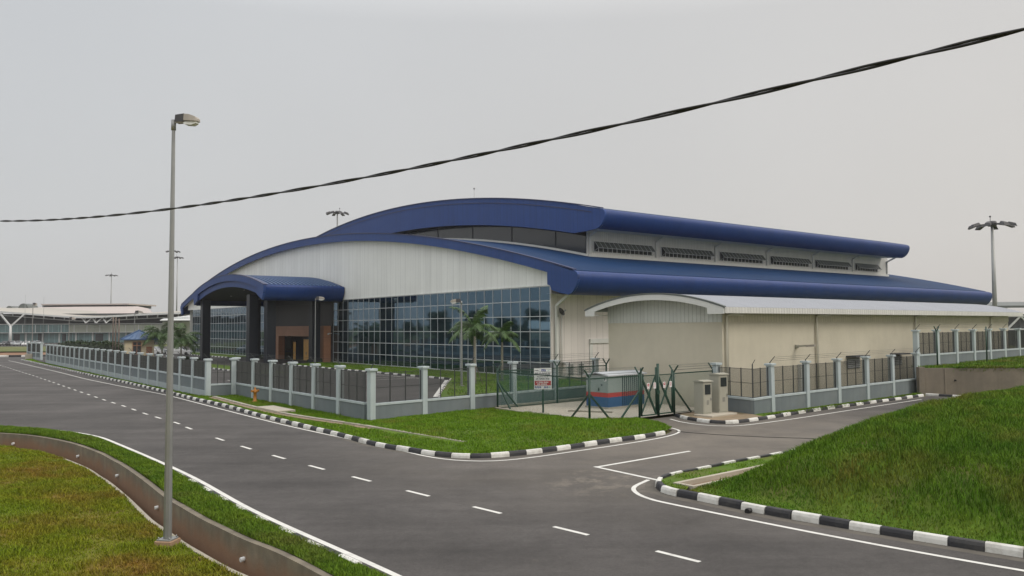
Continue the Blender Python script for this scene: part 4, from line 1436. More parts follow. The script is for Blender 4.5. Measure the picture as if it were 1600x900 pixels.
def wall_fence(label, p0, ang, s, zb=0.0, rail=0.86, H=2.72, foot=0.0, arm=1, first_h=None, group='boundary wall fences', slope=0.0, wires=True, posts=None):
    """rendered posts, low wall with coping and dark weld-mesh bays between; local x runs along the fence"""
    f = thing('boundary_fence', label, 'fence', (p0[0], p0[1], zb), ang, group)
    for i, x in enumerate(s):
        if posts is not None and i not in posts:
            continue
        dz = slope * x
        h0 = first_h if (first_h and i == 0) else 0.0
        def post(par, h0=h0):
            b = MB()
            b.cbox(-0.17, 0.17, -0.17, 0.17, -0.15 - h0, H, 0.015)
            b.cbox(-0.25, 0.25, -0.25, 0.25, H, H + 0.12, 0.02)
            return b.build('post', 'post_paint', par)
        po = fence_part(('post', H, h0), post)(f, (x, random.gauss(0, 0.012), dz + random.gauss(0, 0.01)), random.gauss(0, 0.012))
        po.rotation_euler = (random.gauss(0, 0.004), random.gauss(0, 0.004), random.gauss(0, 0.012))
        if arm:
            def arm_(par):
                b = MB()
                b.beam((0, 0, H + 0.10), (0, 0, H + 0.20), 0.05, 0.05)
                b.beam((0, 0, H + 0.18), (0.02, -0.30 * arm, H + 0.52), 0.05, 0.03)
                return b.build('wire_arm', 'mesh_wire', par)
            fence_part(('arm', H, arm), arm_)(po, (0, 0, 0))
    for x0, x1 in zip(s[:-1], s[1:]):
        L = round(x1 - x0, 2)
        dz = slope * (x0 + x1) / 2
        def base(par, L=L):
            b = MB()
            b.box(0.17, L - 0.17, -0.09, 0.09, foot, rail)
            if foot:
                b.box(0.17, L - 0.17, -0.14, 0.14, -0.2, foot, 1)
            else:
                b.box(0.17, L - 0.17, -0.10, 0.10, -0.3, 0.0, 0)
            return b.build('base_wall', ['panel_paint', 'foot_paint'], par)
        def cop(par, L=L):
            b = MB()
            b.cbox(0.172, L - 0.172, -0.13, 0.13, rail, rail + 0.12, 0.01)
            return b.build('coping', 'post_paint', par)
        def mesh_(par, L=L):
            b = MB()
            z0, z1 = rail + 0.14, H - 0.12
            n = int((L - 0.40) / 0.042)
            dp = 0.0045 if (arm == 1 or L < 2.5) else 0.0065
            for k in range(n + 1):
                x = 0.20 + (L - 0.40) * k / n
                b.add([(x - .003, -dp, z0), (x + .003, -dp, z0), (x + .003, dp, z0), (x - .003, dp, z0), (x - .003, -dp, z1), (x + .003, -dp, z1), (x + .003, dp, z1), (x - .003, dp, z1)],
                      [(0, 1, 5, 4), (1, 2, 6, 5), (2, 3, 7, 6), (3, 0, 4, 7)])
            for k in range(4):
                x = 0.21 + (L - 0.42) * k / 3
                b.box(x - 0.022, x + 0.022, 0.006, 0.05, z0 - 0.02, z1 + 0.04)
            for z in (z0, z1, (z0 + z1) / 2):
                b.box(0.19, L - 0.19, 0.008, 0.03, z - 0.012, z + 0.012)
            return b.build('mesh_panel', 'mesh_wire', par, fix=False)
        fence_part(('base', L, rail, foot), base)(f, (x0, 0, dz))
        fence_part(('cop', L, rail), cop)(f, (x0, 0, dz))
        fence_part(('mesh', L, rail, H, arm), mesh_)(f, (x0, 0, dz))
    if arm and wires:
        b = MB()
        for k in range(3):
            t = (k + 0.6) / 3
            b.tube([(s[0], -0.30 * arm * t, H + 0.18 + 0.34 * t + slope * s[0]), (s[-1], -0.30 * arm * t, H + 0.18 + 0.34 * t + slope * s[-1])], 0.006, 4)
        b.build('barbed_wire', 'mesh_wire', f)
    return f

aF = math.atan2(F[1], F[0])
def azr(d): return math.pi / 2 - R_(d)
wall_fence('long pale grey wall fence with slate panels along the far left road', (-21.95, 57.74), aF, [round(3.345 * i, 3) for i in range(24)], 0.0, 1.32, 2.72, 0.55, arm=-1)
wall_fence('short pale grey wall fence return at the step in the left boundary', (-20.45, 58.75), math.atan2(57.74 - 58.75, -21.95 + 20.45), [0.0, 1.80], 0.0, 0.9, 2.72, arm=0)
wall_fence('pale grey wall fence beside the left road with the yellow hydrant in front', (-8.17, 43.23), aF, [-0.75, 2.55, 5.95, 9.35, 12.75, 16.15, 19.9], 0.05, 0.86, 2.70, arm=-1, posts=(1, 2, 3, 4, 5, 6))
wall_fence('pale grey wall fence from the front corner post past the palms to the annex', (-7.5, 42.55), azr(46.0), [0.0, 3.5, 7.02, 10.5, 14.3, 18.4], 0.0, 0.86, 2.70, arm=1)
wall_fence('far pale grey wall fence piece beyond the end of the long left run', (-77.3, 131.4), azr(-42), [0.0, 3.345, 6.69, 10.03], 0.0, 1.1, 2.72, 0.4, arm=-1)
# right-hand run
FR0 = (14.78, 45.96)
wall_fence('short pale grey wall fence bay turning the corner behind the metal cabinets', (11.95, 47.0), math.atan2(44.4 - 47.0, 13.3 - 11.95), [0.0, 3.1], 0.0, 0.86, 2.70, arm=0, posts=(0,))
wall_fence('pale grey wall fence bays along the side road in front of the annex', FR0, azr(49.3), [0.0, 3.87, 7.74, 11.61, 15.48, 19.35], 0.0, 0.86, 2.70, arm=1, slope=0.006)
f_ = thing('boundary_fence', 'short corner bay of wall fence joining the cabinet corner to the road bays', 'fence', (13.3, 44.4, 0), math.atan2(45.96 - 44.4, 14.78 - 13.3), 'boundary wall fences')
b = MB(); b.box(-0.08, 2.0, -0.09, 0.09, -0.2, 0.86); b.build('base_wall', 'panel_paint', f_)
b = MB(); b.cbox(-0.12, 2.0, -0.13, 0.13, 0.86, 0.98, 0.01); b.build('coping', 'post_paint', f_)
b = MB()
for k in range(45):
    x = 0.03 + k * 0.042
    b.box(x - .003, x + .003, -.0045, .0045, 1.0, 2.58)
for x in (0.0, 0.95, 1.88):
    b.box(x - 0.025, x + 0.025, 0.006, 0.05, 0.98, 2.62)
for z in (1.0, 1.8, 2.58):
    b.box(0.0, 1.95, 0.008, 0.03, z - 0.012, z + 0.012)
b.build('mesh_panel', 'mesh_wire', f_)
b = MB(); b.beam((0, 0.02, 2.6), (0.02, 0.02, 2.85), 0.05); b.beam((0.02, 0.02, 2.85), (0.1, -0.1, 3.1), 0.05, 0.03); b.build('wire_arm', 'mesh_wire', f_)
UP0 = (14.78 + 19.6 * math.cos(azr(49.3)), 45.96 + 19.6 * math.sin(azr(49.3)))
wall_fence('raised pale grey wall fence stepping up on the grass terrace at right', UP0, azr(49.3), [0.0] + [round(3.6 * i, 2) for i in range(1, 13)], 1.82, 0.84, 2.66, arm=1, first_h=1.9)
b = MB()
b.T = Matrix.Translation((UP0[0], UP0[1], 0)) @ Matrix.Rotation(azr(49.3), 4, 'Z')
b.box(0.18, 3.4, -0.10, 0.10, -0.1, 1.80)
tag(b.build('low_wall', 'panel_paint'), 'slate grey low wall below the raised fence at the terrace step', 'wall')

# ---- green chain-link compound
CA_, CBp = np.array([-0.9, 47.9]), np.array([3.86, 40.4])
GL, GM, GR = np.array([6.74, 42.72]), np.array([7.86, 43.69]), np.array([8.98, 44.67])
CC_ = np.array([11.75, 47.05])
CD_ = np.array([6.35, 54.3])
sheet('compound_slab', [tuple(CA_ + (-.05, -.15)), tuple(CBp + (0, -.15)), tuple(GL), tuple(GR), tuple(CC_), tuple(CD_)], 0.13, 'concrete_pale')
cs = MB()
cs.beam((*(CA_ + (-.1, -.12)), 0.08), (*(CBp + (-.05, -.2)), 0.08), 0.2, 0.3)
cs.beam((*(CA_ + (-.05, .1)), 0.14), (*(CD_ + (-.3, .15)), 0.14), 0.25, 0.3)
cs.beam((3.2, 46.1, 0.16), (5.6, 45.2, 0.16), 0.2, 0.12)
struct(cs.build('kerb', 'concrete'))
def chain(b, p, q, z0, z1, pitch=0.075, w=0.0055):
    """diagonal woven wires between two posts"""
    p, q = np.array(p), np.array(q)
    L = np.linalg.norm(q - p)
    d = (q - p) / L
    h = z1 - z0
    P = lambda x, z: (p[0] + d[0] * x, p[1] + d[1] * x, z)
    x = -h
    while x < L:
        for s in (1, -1):
            xa, xb = (x, x + h)
            za_, zb_ = (z0, z1) if s == 1 else (z1, z0)
            if xa < 0:
                za_ = za_ + s * (-xa); xa = 0
            if xb > L:
                zb_ = zb_ - s * (xb - L); xb = L
            if xb - xa > 0.02:
                A, B_ = Vector(P(xa, za_)), Vector(P(xb, zb_))
                n = Vector((-d[1], d[0], 0)) * w
                u = Vector((0, 0, w * 1.3))
                b.add([A - u, A + n, A + u, B_ - u, B_ + n, B_ + u], [(0, 1, 4, 3), (1, 2, 5, 4), (2, 0, 3, 5)])
        x += pitch * 1.414
def chain_run(label, pts, brace, zg=0.13, H=2.35, posts=True, skip_first=False, skip_last=False, rail=True, group='green chain link fence runs'):
    f = thing('chain_link_fence', label, 'fence', (pts[0][0], pts[0][1], 0), 0, group)
    o = np.array([pts[0][0], pts[0][1]])
    Q = [np.array(p) - o for p in pts]
    for i, p in enumerate(Q):
        if (i == 0 and skip_first) or (i == len(Q) - 1 and skip_last):
            continue
        d = Q[min(i + 1, len(Q) - 1)] - Q[max(i - 1, 0)]
        n = np.array([-d[1], d[0]]) / np.linalg.norm(d)
        b = MB()
        b.tube([(p[0], p[1], 0.0), (p[0], p[1], H + 0.12)], 0.06, 8)
        for s in (1, -1):
            b.beam((p[0], p[1], H + 0.06), (p[0] + n[0] * 0.30 * s, p[1] + n[1] * 0.30 * s, H + 0.46), 0.075, 0.05)
        b.build('post', 'green_steel', f)
    for p, q in zip(Q[:-1], Q[1:]):
        b = MB()
        chain(b, p, q, zg + 0.05, H)
        b.build('chain_mesh', 'green_wire', f, fix=False)
        b = MB()
        b.beam((p[0], p[1], H), (q[0], q[1], H), 0.06)
        b.build('rail', 'green_steel', f)
        b = MB()
        b.beam((p[0], p[1], zg + 0.05), (q[0], q[1], zg + 0.05), 0.03)
        b.build('rail', 'green_steel', f)
        d = (q - p) / np.linalg.norm(q - p)
        n = np.array([-d[1], d[0]])
        b = MB()
        for s in (1, -1):
            for k in (0.35, 0.7, 1.0):
                b.tube([(p[0] + n[0] * 0.30 * s * k, p[1] + n[1] * 0.3 * s * k, H + 0.06 + 0.4 * k), (q[0] + n[0] * 0.30 * s * k, q[1] + n[1] * 0.3 * s * k, H + 0.06 + 0.4 * k)], 0.0055, 4)
        b.build('barbed_wire', 'mesh_wire', f)
    for (a, c, z) in brace:
        b = MB()
        a, c = np.array(a) - o, np.array(c) - o
        b.beam((a[0], a[1], z), (c[0], c[1], zg), 0.085, 0.07)
        b.build('brace', 'green_steel', f)
    return f
u_ab = (CBp - CA_) / np.linalg.norm(CBp - CA_)
u_bg = (GL - CBp) / np.linalg.norm(GL - CBp)
u_ad = (CD_ - CA_) / np.linalg.norm(CD_ - CA_)
u_gc = (CC_ - GR) / np.linalg.norm(CC_ - GR)
chain_run('green chain link fence side behind the white warning sign by the lawn', [CA_, CBp], [(CA_, CA_ + u_ab * 1.5, 1.75), (CA_, CA_ + u_ad * 1.6, 1.75), (CBp, CBp - u_ab * 1.7, 1.6)])
chain_run('green chain link fence bay between the lawn corner post and the gate', [CBp, GL], [(CBp, CBp + u_bg * 1.55, 1.6), (GL, GL - u_bg * 1.5, 1.55)], skip_first=True)
chain_run('green chain link fence bay between the gate and the annex wall', [GR, CC_], [(GR, GR + u_gc * 1.5, 1.6)])
chain_run('green chain link fence at the back of the substation compound', [CA_ + u_ad * 0.25, CA_ + u_ad * 5.0, CD_], [], skip_first=True)
def gate_leaf(label, p, q, zt):
    g = thing('gate_leaf', label, 'gate', (p[0], p[1], 0), math.atan2(q[1] - p[1], q[0] - p[0]), 'green gate leaves')
    L = float(np.linalg.norm(q - p)) - 0.08
    b = MB()
    b.tube([(0.05, 0, 0.2), (0.05, 0, zt)], 0.055, 8)
    b.tube([(L, 0, 0.2), (L, 0, zt)], 0.055, 8)
    b.beam((0.05, 0, 2.33), (L, 0, 2.33), 0.05)
    b.beam((0.05, 0, 0.22), (L, 0, 0.22), 0.06)
    b.build('frame', 'green_steel', g)
    b = MB()
    b.beam((0.07, 0.0, 2.28), (L - 0.02, 0.0, 0.26), 0.08, 0.10)
    b.beam((0.07, 0.03, 0.26), (L - 0.02, 0.03, 2.28), 0.06, 0.06)
    b.box(L / 2 - 0.09, L / 2 + 0.12, -0.035, -0.024, 1.13, 1.42)
    b.build('cross_brace', 'green_steel', g)
    b = MB()
    chain(b, (0.07, 0.0), (L - 0.02, 0.0), 0.26, 2.3)
    b.build('chain_mesh', 'green_wire', g, fix=False)
    return g
gate_leaf('left green gate leaf with crossed braces next to the transformer', GL + u_bg * 0.10, GM, 2.75)
gate_leaf('right green gate leaf with crossed braces next to the cabinets', GM + u_bg * 0.03, GR - u_bg * 0.08, 2.55)
b = MB()
b.T = Matrix.Translation((GM[0], GM[1], 0)) @ Matrix.Rotation(azr(49), 4, 'Z')
b.tube([(0, -0.07, 0.15), (0, -0.07, 2.95)], 0.075, 8)
b.box(-0.22, 0.02, -0.19, -0.12, 1.32, 1.5)
b.box(-0.03, 0.07, -0.16, -0.125, 0.55, 0.75)
tag(b.build('gate_post', 'green_steel'), 'tall green middle post with lock box between the gate leaves', 'gate post')
for k, (t_, z_, kind, lab) in enumerate(((0.33, 1.78, 'r', 'white plate with red no entry disc on the left gate leaf'), (0.72, 1.78, 'w', 'white lettered plate on the left gate leaf beside the middle post'),
                                         (1.32, 1.78, 'r', 'white plate with red no entry disc on the right gate leaf'), (1.72, 1.78, 'w', 'white lettered plate on the right gate leaf'))):
    pp = GL + (GR - GL) * (0.06 + t_ / 2.15)
    s_ = thing('warning_plate', lab, 'sign', (pp[0], pp[1], z_), azr(49), 'plates on the green gate')
    b = MB()
    b.box(-0.10, 0.10, -0.10, -0.09, -0.16, 0.16)
    b.build('plate', 'plate', s_)
    b = MB()
    if kind == 'r':
        vs = [(0.08 * math.cos(a), -0.104, 0.05 + 0.08 * math.sin(a)) for a in lin(0, 2 * math.pi * 15 / 16, 16)]
        b.prism(vs, (0, 0.003, 0), 0)
        b.box(-0.055, 0.055, -0.1075, -0.1045, 0.035, 0.065, 1)
        b.box(-0.07, 0.07, -0.1035, -0.101, -0.12, -0.10, 0)
    else:
        for r_, (x0, x1) in enumerate(((-0.07, 0.06), (-0.06, 0.07), (-0.07, 0.05), (-0.05, 0.06))):
            b.box(x0, x1, -0.1035, -0.101, 0.09 - r_ * 0.06, 0.11 - r_ * 0.06, 0)
    b.build('symbol', ['red', 'plate'], s_)

# ---- warning sign on a green post
sp = (1.72, 45.55)
sg = thing('warning_sign', 'white warning sign with red band and blue pictograms on green post', 'sign', (sp[0], sp[1], 0.15), R_(-4))
b = MB(); b.tube([(0, 0.06, -0.1), (0, 0.06, 1.9)], 0.055, 8); b.build('post', 'green_steel', sg)
b = MB(); b.box(-0.50, 0.50, -0.03, 0.0, 1.30, 2.50); b.build('board', 'plate', sg)
b = MB()
def words(b, y, h, widths, x, m, gap=0.022, cw=0.028):
    for w in widths:
        for k in range(w):
            b.box(x, x + cw * 0.72, -0.0365, -0.0335, y, y + h * (1.0 if (k * 7 + w) % 3 else 0.8), m)
            x += cw
        x += gap
b.box(-0.46, 0.46, -0.034, -0.031, 1.52, 1.78, 1)              # red band
words(b, 1.665, 0.075, (2, 7, 7), -0.36, 3, 0.035, 0.038)
words(b, 1.555, 0.075, (5, 9), -0.32, 3, 0.035, 0.038)
b.box(-0.08, 0.17, -0.034, -0.031, 2.31, 2.43, 2)              # blue logo block
words(b, 2.35, 0.04, (3, 3), -0.055, 3, 0.02, 0.028)
words(b, 2.345, 0.045, (1, 5), -0.44, 0, 0.02, 0.03)
words(b, 2.345, 0.035, (4,), 0.28, 4, 0.02, 0.025)
words(b, 2.175, 0.07, (6, 3, 9, 4), -0.46, 0, 0.028, 0.037)
words(b, 2.10, 0.055, (8, 6, 9), -0.46, 0, 0.028, 0.036)
words(b, 1.985, 0.045, (11, 4, 3), -0.33, 0, 0.03, 0.032)
words(b, 1.855, 0.07, (3, 8, 5), -0.38, 0, 0.045, 0.042)
for k, x_ in enumerate((-0.40, -0.27, -0.15, 0.12, 0.25, 0.38)):
    vs = [(x_ + 0.055 * math.cos(a), -0.034, 1.42 + 0.06 * math.sin(a)) for a in lin(0, 2 * math.pi * 15 / 16, 16)]
    b.prism(vs, (0, 0.003, 0), 2 if k < 5 else 4)
    b.box(x_ - 0.016, x_ + 0.016, -0.0375, -0.0345, 1.40, 1.45, 3)
b.build('printed_panel', ['ink', 'red', 'ink_blue', 'plate', 'ink_green'], sg)

# ---- compact substation inside the compound
tx = thing('compact_substation', 'grey compact substation with red and blue bands inside the green fence', 'transformer', (5.62, 47.2, 0.13), azr(48))
LX, LY, HX = 3.35, 1.75, 2.05
b = MB(); b.box(-0.06, LX + 0.06, -0.06, LY + 0.06, 0.0, 0.10); b.build('plinth', 'concrete', tx)
b = MB(); b.box(0, LX, 0, LY, 0.10, 0.68); b.build('lower_band', 'navy', tx)
b = MB(); b.box(0.002, LX - 0.002, 0.002, LY - 0.002, 0.681, 0.94); b.build('red_band', 'red', tx)
b = MB(); b.box(0, LX, 0, LY, 0.941, HX - 0.08); b.build('body', 'tx_grey', tx)
b = MB()
b.solid_strip([(-0.14, -0.14, HX - 0.06), (-0.14, LY / 2, HX + 0.10), (-0.14, LY + 0.14, HX - 0.06)], [(LX + 0.14, -0.14, HX - 0.06), (LX + 0.14, LY / 2, HX + 0.10), (LX + 0.14, LY + 0.14, HX - 0.06)], (0, 0, -0.07))
b.build('lid', 'tx_top', tx)
b = MB()
for k in range(11):
    b.box(1.28 + k * 0.19, 1.31 + k * 0.19, -0.035, -0.001, 0.11, HX - 0.12)
b.build('cooling_fins', 'column', tx)
for y0, y1 in ((0.10, 0.83), (0.86, 1.62)):
    b = MB(); b.box(-0.018, -0.001, y0, y1, 0.14, HX - 0.14)
    b.bx = None
    d_ = MB(); d_.box(-0.012, -0.0015, y0, y1, 0.96, HX - 0.14)
    dd = d_.build('door', 'tx_grey', tx)
    d_ = MB(); d_.box(-0.05, -0.0125, y1 - 0.14, y1 - 0.09, 1.02, 1.22)
    d_.build('handle', 'black', dd)
b = MB(); b.box(-0.02, -0.0125, 0.12, 0.32, 1.62, 1.84, 0); b.box(-0.024, -0.0205, 0.19, 0.30, 1.66, 1.80, 1); b.box(-0.024, -0.0205, 0.42, 0.56, 1.34, 1.44, 1)
b.build('warning_label', ['plate', 'ink'], tx)

# ---- two meter cabinets on a small plinth
pl = MB()
pl.T = Matrix.Translation((11.1, 44.0, 0)) @ Matrix.Rotation(azr(49), 4, 'Z')
pl.cbox(-1.2, 1.15, -0.62, 0.55, 0.02, 0.20, 0.02)
struct(pl.build('cabinet_pavement', 'concrete_pale'))
sheet('bare_ground', [(9.35, 43.7), (10.15, 41.75), (10.9, 41.15), (11.7, 41.5), (13.5, 43.1), (13.2, 44.4), (11.9, 46.9), (9.2, 44.55)], 0.112, 'tan_soil')
def cabinet(label, x, y, w, d, h, wz):
    c = thing('meter_cabinet', label, 'cabinet', (x, y, 0.19), azr(58), 'steel meter cabinets')
    b = MB(); b.cbox(0, w, 0, d, 0, h, 0.01); b.build('body', 'cab', c)
    b = MB()
    b.prism([(-0.06, -0.08, h + 0.001), (-0.06, -0.08, h + 0.05), (-0.06, d / 2, h + 0.10), (-0.06, d + 0.06, h + 0.05), (-0.06, d + 0.06, h + 0.001)], (w + 0.12, 0, 0))
    b.build('roof', 'cab', c)
    b = MB(); b.box(0.05, w - 0.05, -0.018, -0.001, 0.08, h - 0.04)
    d_ = b.build('door', 'cab', c)
    b = MB()
    b.box(0.12, w - 0.12, -0.035, -0.019, h - 0.14 - wz, h - 0.14)
    b.build('window', 'dark_glass', d_)
    b = MB()
    b.box(w - 0.12, w - 0.08, -0.05, -0.019, h * 0.42, h * 0.5)
    b.build('handle', 'steel', d_)
    b = MB()
    for k in range(4):
        b.box(0.25, w - 0.25, -0.024, -0.019, h * 0.30 + k * 0.06, h * 0.30 + 0.025 + k * 0.06)
    b.build('vent_slots', 'ink', d_)
    return c
cabinet('shorter beige steel meter cabinet with dark window nearest the gate', 10.34, 43.6, 0.66, 0.68, 1.74, 0.54)
cabinet('taller beige steel meter cabinet with small window next to the wall fence', 11.37, 44.25, 0.70, 0.70, 2.08, 0.5)

# ================================================================== LAMPS, MASTS, SMALL THINGS
def street_lamp(label, x, y, zb, zt, head_az, r0, r1, plinth=False, group=None, hs=1.0):
    L = thing('street_lamp', label, 'street lamp', (x, y, zb), azr(head_az), group)
    H = zt - zb
    b = MB()
    b.tube([(0, 0, 0.04), (0, 0, H * 0.5), (0, 0, H)], [r0, (r0 + r1) / 2, r1], 8, smooth=False)
    b.tube([(0, 0, H - 0.25), (0, 0, H + 0.02)], r1 + 0.02, 8)
    b.tube([(-0.02, 0, H - 0.08), (0.14 * hs, 0, H - 0.02)], 0.035 * hs, 8)
    b.build('pole', 'steel', L)
    b = MB()
    b.cbox(-0.19, 0.19, -0.19, 0.19, 0.0, 0.035, 0.008)
    for sx in (-0.15, 0.15):
        for sy in (-0.15, 0.15):
            b.tube([(sx, sy, 0.03), (sx, sy, 0.085)], 0.018, 6)
    b.build('base_plate', 'steel', L)
    if plinth:
        b = MB(); b.cbox(-0.23, 0.23, -0.23, 0.23, -0.6, -0.002, 0.015); b.build('concrete_plinth', 'plinth_tan', L)
    b = MB()
    T = Matrix.Translation((0.06, 0, H - 0.03)) @ Matrix.Scale(hs, 4)
    b.T = T
    prof = [(0.0, 0.07, 0.0, 0.10), (0.03, 0.10, -0.02, 0.20), (0.33, 0.12, -0.03, 0.22)]
    def loft(b, prof, m=0):
        vs, n = [], len(prof)
        for x, hw, z0, z1 in prof:
            vs += [(x, -hw, z0), (x, hw, z0), (x, hw * 0.85, z1), (x, -hw * 0.85, z1)]
        fs = [(3, 2, 1, 0), tuple(4 * (n - 1) + k for k in range(4))]
        for i in range(n - 1):
            for k in range(4):
                fs.append((4 * i + k, 4 * i + (k + 1) % 4, 4 * i + 4 + (k + 1) % 4, 4 * i + 4 + k))
        b.add(vs, fs, m)
    loft(b, prof)
    b.build('gear_box', 'lamp_dark', L)
    b = MB(); b.T = T
    loft(b, [(0.331, 0.13, 0.0, 0.21), (0.52, 0.16, -0.02, 0.18), (0.70, 0.14, -0.03, 0.11), (0.76, 0.10, -0.03, 0.04)])
    b.box(0.05, 0.335, -0.10, 0.10, -0.05, -0.031)
    b.build('lamp_housing', 'lamp_body', L)
    b = MB(); b.T = T
    loft(b, [(0.28, 0.09, -0.055, -0.034), (0.36, 0.12, -0.12, -0.034), (0.58, 0.12, -0.145, -0.034), (0.72, 0.09, -0.09, -0.034)])
    b.build('lens', 'lamp_lens', L)
    return L
street_lamp('tall grey steel street lamp standing by the drain in the left foreground', -8.8, 20.6, -0.35, 10.42, 100, 0.105, 0.042, True, hs=0.85)
street_lamp('grey lamp post in the yard in front of the brown entrance portal', -25.9, 105.2, 0.0, 8.85, 97, 0.10, 0.055, hs=1.5, group='lamp posts in the yard')
street_lamp('grey lamp post beside the palms before the glass front', -4.24, 66.83, 0.1, 7.15, -80, 0.10, 0.05, hs=1.15, group='lamp posts in the yard')
street_lamp('grey lamp post behind the blue roofed guard hut', -61.4, 130.0, 0.0, 7.7, 80, 0.09, 0.05, hs=1.6, group='lamp posts in the yard')
street_lamp('far lamp post before the terminal left of the antennas', -102.0, 170.0, 0.0, 10.4, 0, 0.10, 0.06, hs=1.6, group='far lamp posts by the terminal')
street_lamp('far lamp post before the terminal above the hedge', -97.0, 175.0, 0.0, 7.4, 80, 0.10, 0.06, hs=1.6, group='far lamp posts by the terminal')
def mast(label, x, y, zt, r, seed=0):
    rs = random.Random(seed)
    m_ = thing('floodlight_mast', label, 'floodlight mast', (x, y, 0), R_(rs.uniform(0, 360)), 'tall floodlight masts')
    b = MB(); b.tube([(0, 0, 0), (0, 0, zt * 0.5), (0, 0, zt - 0.3)], [0.38, 0.29, 0.18], 10); b.build('pole', 'steel', m_)
    b = MB()
    b.lathe([(0.5, -0.5), (0.62, -0.4), (0.62, 0.1), (0.45, 0.25)], 12, 0, (0, 0, zt))
    for k in range(8):
        a = 2 * math.pi * k / 8
        b.beam((0.4 * math.cos(a), 0.4 * math.sin(a), zt - 0.15), (r * 0.8 * math.cos(a), r * 0.8 * math.sin(a), zt - 0.35), 0.10, 0.12)
    b.tube([(0.5, 0.3, zt), (0.5, 0.3, zt + 0.9)], 0.04, 6)
    b.lathe([(0.02, 0), (0.14, 0.1), (0.14, 0.2), (0.02, 0.3)], 8, 0, (0.5, 0.3, zt + 0.85))
    b.build('head_ring', 'lamp_dark', m_)
    for k in range(8):
        a = 2 * math.pi * (k + 0.12 * rs.uniform(-1, 1)) / 8
        b = MB()
        b.T = Matrix.Translation((r * 0.78 * math.cos(a), r * 0.78 * math.sin(a), zt - 0.42)) @ Matrix.Rotation(a, 4, 'Z') @ Matrix.Rotation(R_(16), 4, 'Y') @ Matrix.Scale(1.05, 4)
        vs = [(-0.45, -0.30, 0), (0.75, -0.42, -0.06), (0.75, 0.42, -0.06), (-0.45, 0.30, 0), (-0.35, -0.2, 0.34), (0.5, -0.28, 0.30), (0.5, 0.28, 0.30), (-0.35, 0.2, 0.34)]
        b.add(vs, [(0, 3, 2, 1), (4, 5, 6, 7), (0, 1, 5, 4), (1, 2, 6, 5), (2, 3, 7, 6), (3, 0, 4, 7)])
        b.build('floodlight', 'lamp_dark', m_)
    return m_
mast('tall floodlight mast on the right above the annex roof end', 69.5, 115.0, 19.6, 3.0, 1)
mast('floodlight mast rising behind the arched roof above the white gable', -46.5, 212.0, 35.9, 3.0, 2)
mast('distant floodlight mast standing beyond the terminal roof at left', -210.0, 418.0, 33.5, 3.0, 3)
mast('distant floodlight mast half hidden behind the near lamp pole', -146.8, 345.0, 38.8, 3.0, 4)
mast('lower distant floodlight mast just right of the near lamp pole', -168.0, 400.0, 41.0, 3.0, 5)

hy = thing('fire_hydrant', 'yellow orange fire hydrant in the grass before the left wall fence', 'hydrant', (-17.1, 53.3, 0.12), R_(-30))
b = MB()
b.lathe([(0.19, 0), (0.19, 0.06), (0.105, 0.08), (0.10, 0.60), (0.15, 0.63), (0.15, 0.68), (0.11, 0.72), (0.09, 0.84), (0.04, 0.90), (0.04, 0.97)], 14)
b.build('barrel', 'yellow', hy)
for s in (1, -1):
    b = MB()
    b.tube([(0, 0.05 * s, 0.73), (0, 0.24 * s, 0.73)], 0.065, 8)
    b.tube([(0, 0.24 * s, 0.73), (0, 0.29 * s, 0.73)], 0.085, 8)
    b.build('outlet', 'yellow', hy)

# twisted service cable overhead: two strands wound round each other along a shallow sag
CP0, CDIR = np.array([3.85, 6.0]), np.array([-0.765388, 0.643569])
sag = lambda s: 0.0031237 * s * s - 0.044664 * s + 7.23014
b = MB()
nrm_ = np.array([-CDIR[1], CDIR[0]])
for ph in (0.0, math.pi):
    pts = []
    for s in np.arange(-9.0, 34.0, 0.06):
        a = 2 * math.pi * s / 1.75 + ph + 0.5 * math.sin(s * 1.1)
        c_ = CP0 + CDIR * s + nrm_ * (0.0125 * math.cos(a))
        pts.append((c_[0], c_[1], sag(s) + 0.0125 * math.sin(a)))
    b.tube(pts, 0.0125, 8)
tag(b.build('overhead_cable', 'cable', fix=False), 'thick black twisted cable sagging across the sky overhead', 'cable')
# thin hose lying across the side road
b = MB()
hp = smooth_line([(7.75, 38.15), (8.5, 37.45), (9.83, 36.62), (11.4, 35.95), (12.6, 35.6), (13.92, 35.2), (15.6, 35.35)], 0.3)
b.tube([(p[0], p[1] + 0.02 * math.sin(i * 1.7), 0.012) for i, p in enumerate(hp)], 0.012, 6)
tag(b.build('ground_cable', 'cable'), 'thin black cable lying across the asphalt of the side road', 'cable')
# temporary green posts on the terrace
for (x, y, yt, lab) in ((31.5, 59.4, True, 'dark green post with forked top on the terrace edge'), (37.9, 64.0, False, 'straight dark green post among the terrace grass')):
    t = thing('fence_post', lab, 'post', (x, y, 1.8), R_(20), 'single posts on the terrace')
    b = MB(); b.tube([(0, 0, -0.1), (0, 0, 3.0 if not yt else 2.75)], 0.055, 8); b.build('shaft', 'green_steel', t)
    if yt:
        b = MB()
        for s in (1, -1):
            b.beam((0, 0, 2.65), (0.24 * s, 0, 3.05), 0.07, 0.05)
        b.build('forked_top', 'green_steel', t)
# outlet hole in the kerb
b = MB(); b.tube([(6.33, 21.63, 0.06), (6.22, 21.53, 0.055)], 0.075, 10)
tag(b.build('drain_outlet', 'black'), 'black drain outlet stub in the black kerb block below the mound', 'drain outlet')
b = MB(); b.cbox(-0.6, 0.6, -0.4, 0.4, 0.0, 0.9, 0.03)
jb = tag(b.build('junction_box', 'concrete_pale'), 'pale concrete junction box at the far end of the left fence', 'junction box')
jb.location = (-81.8, 135.8, 0.0)

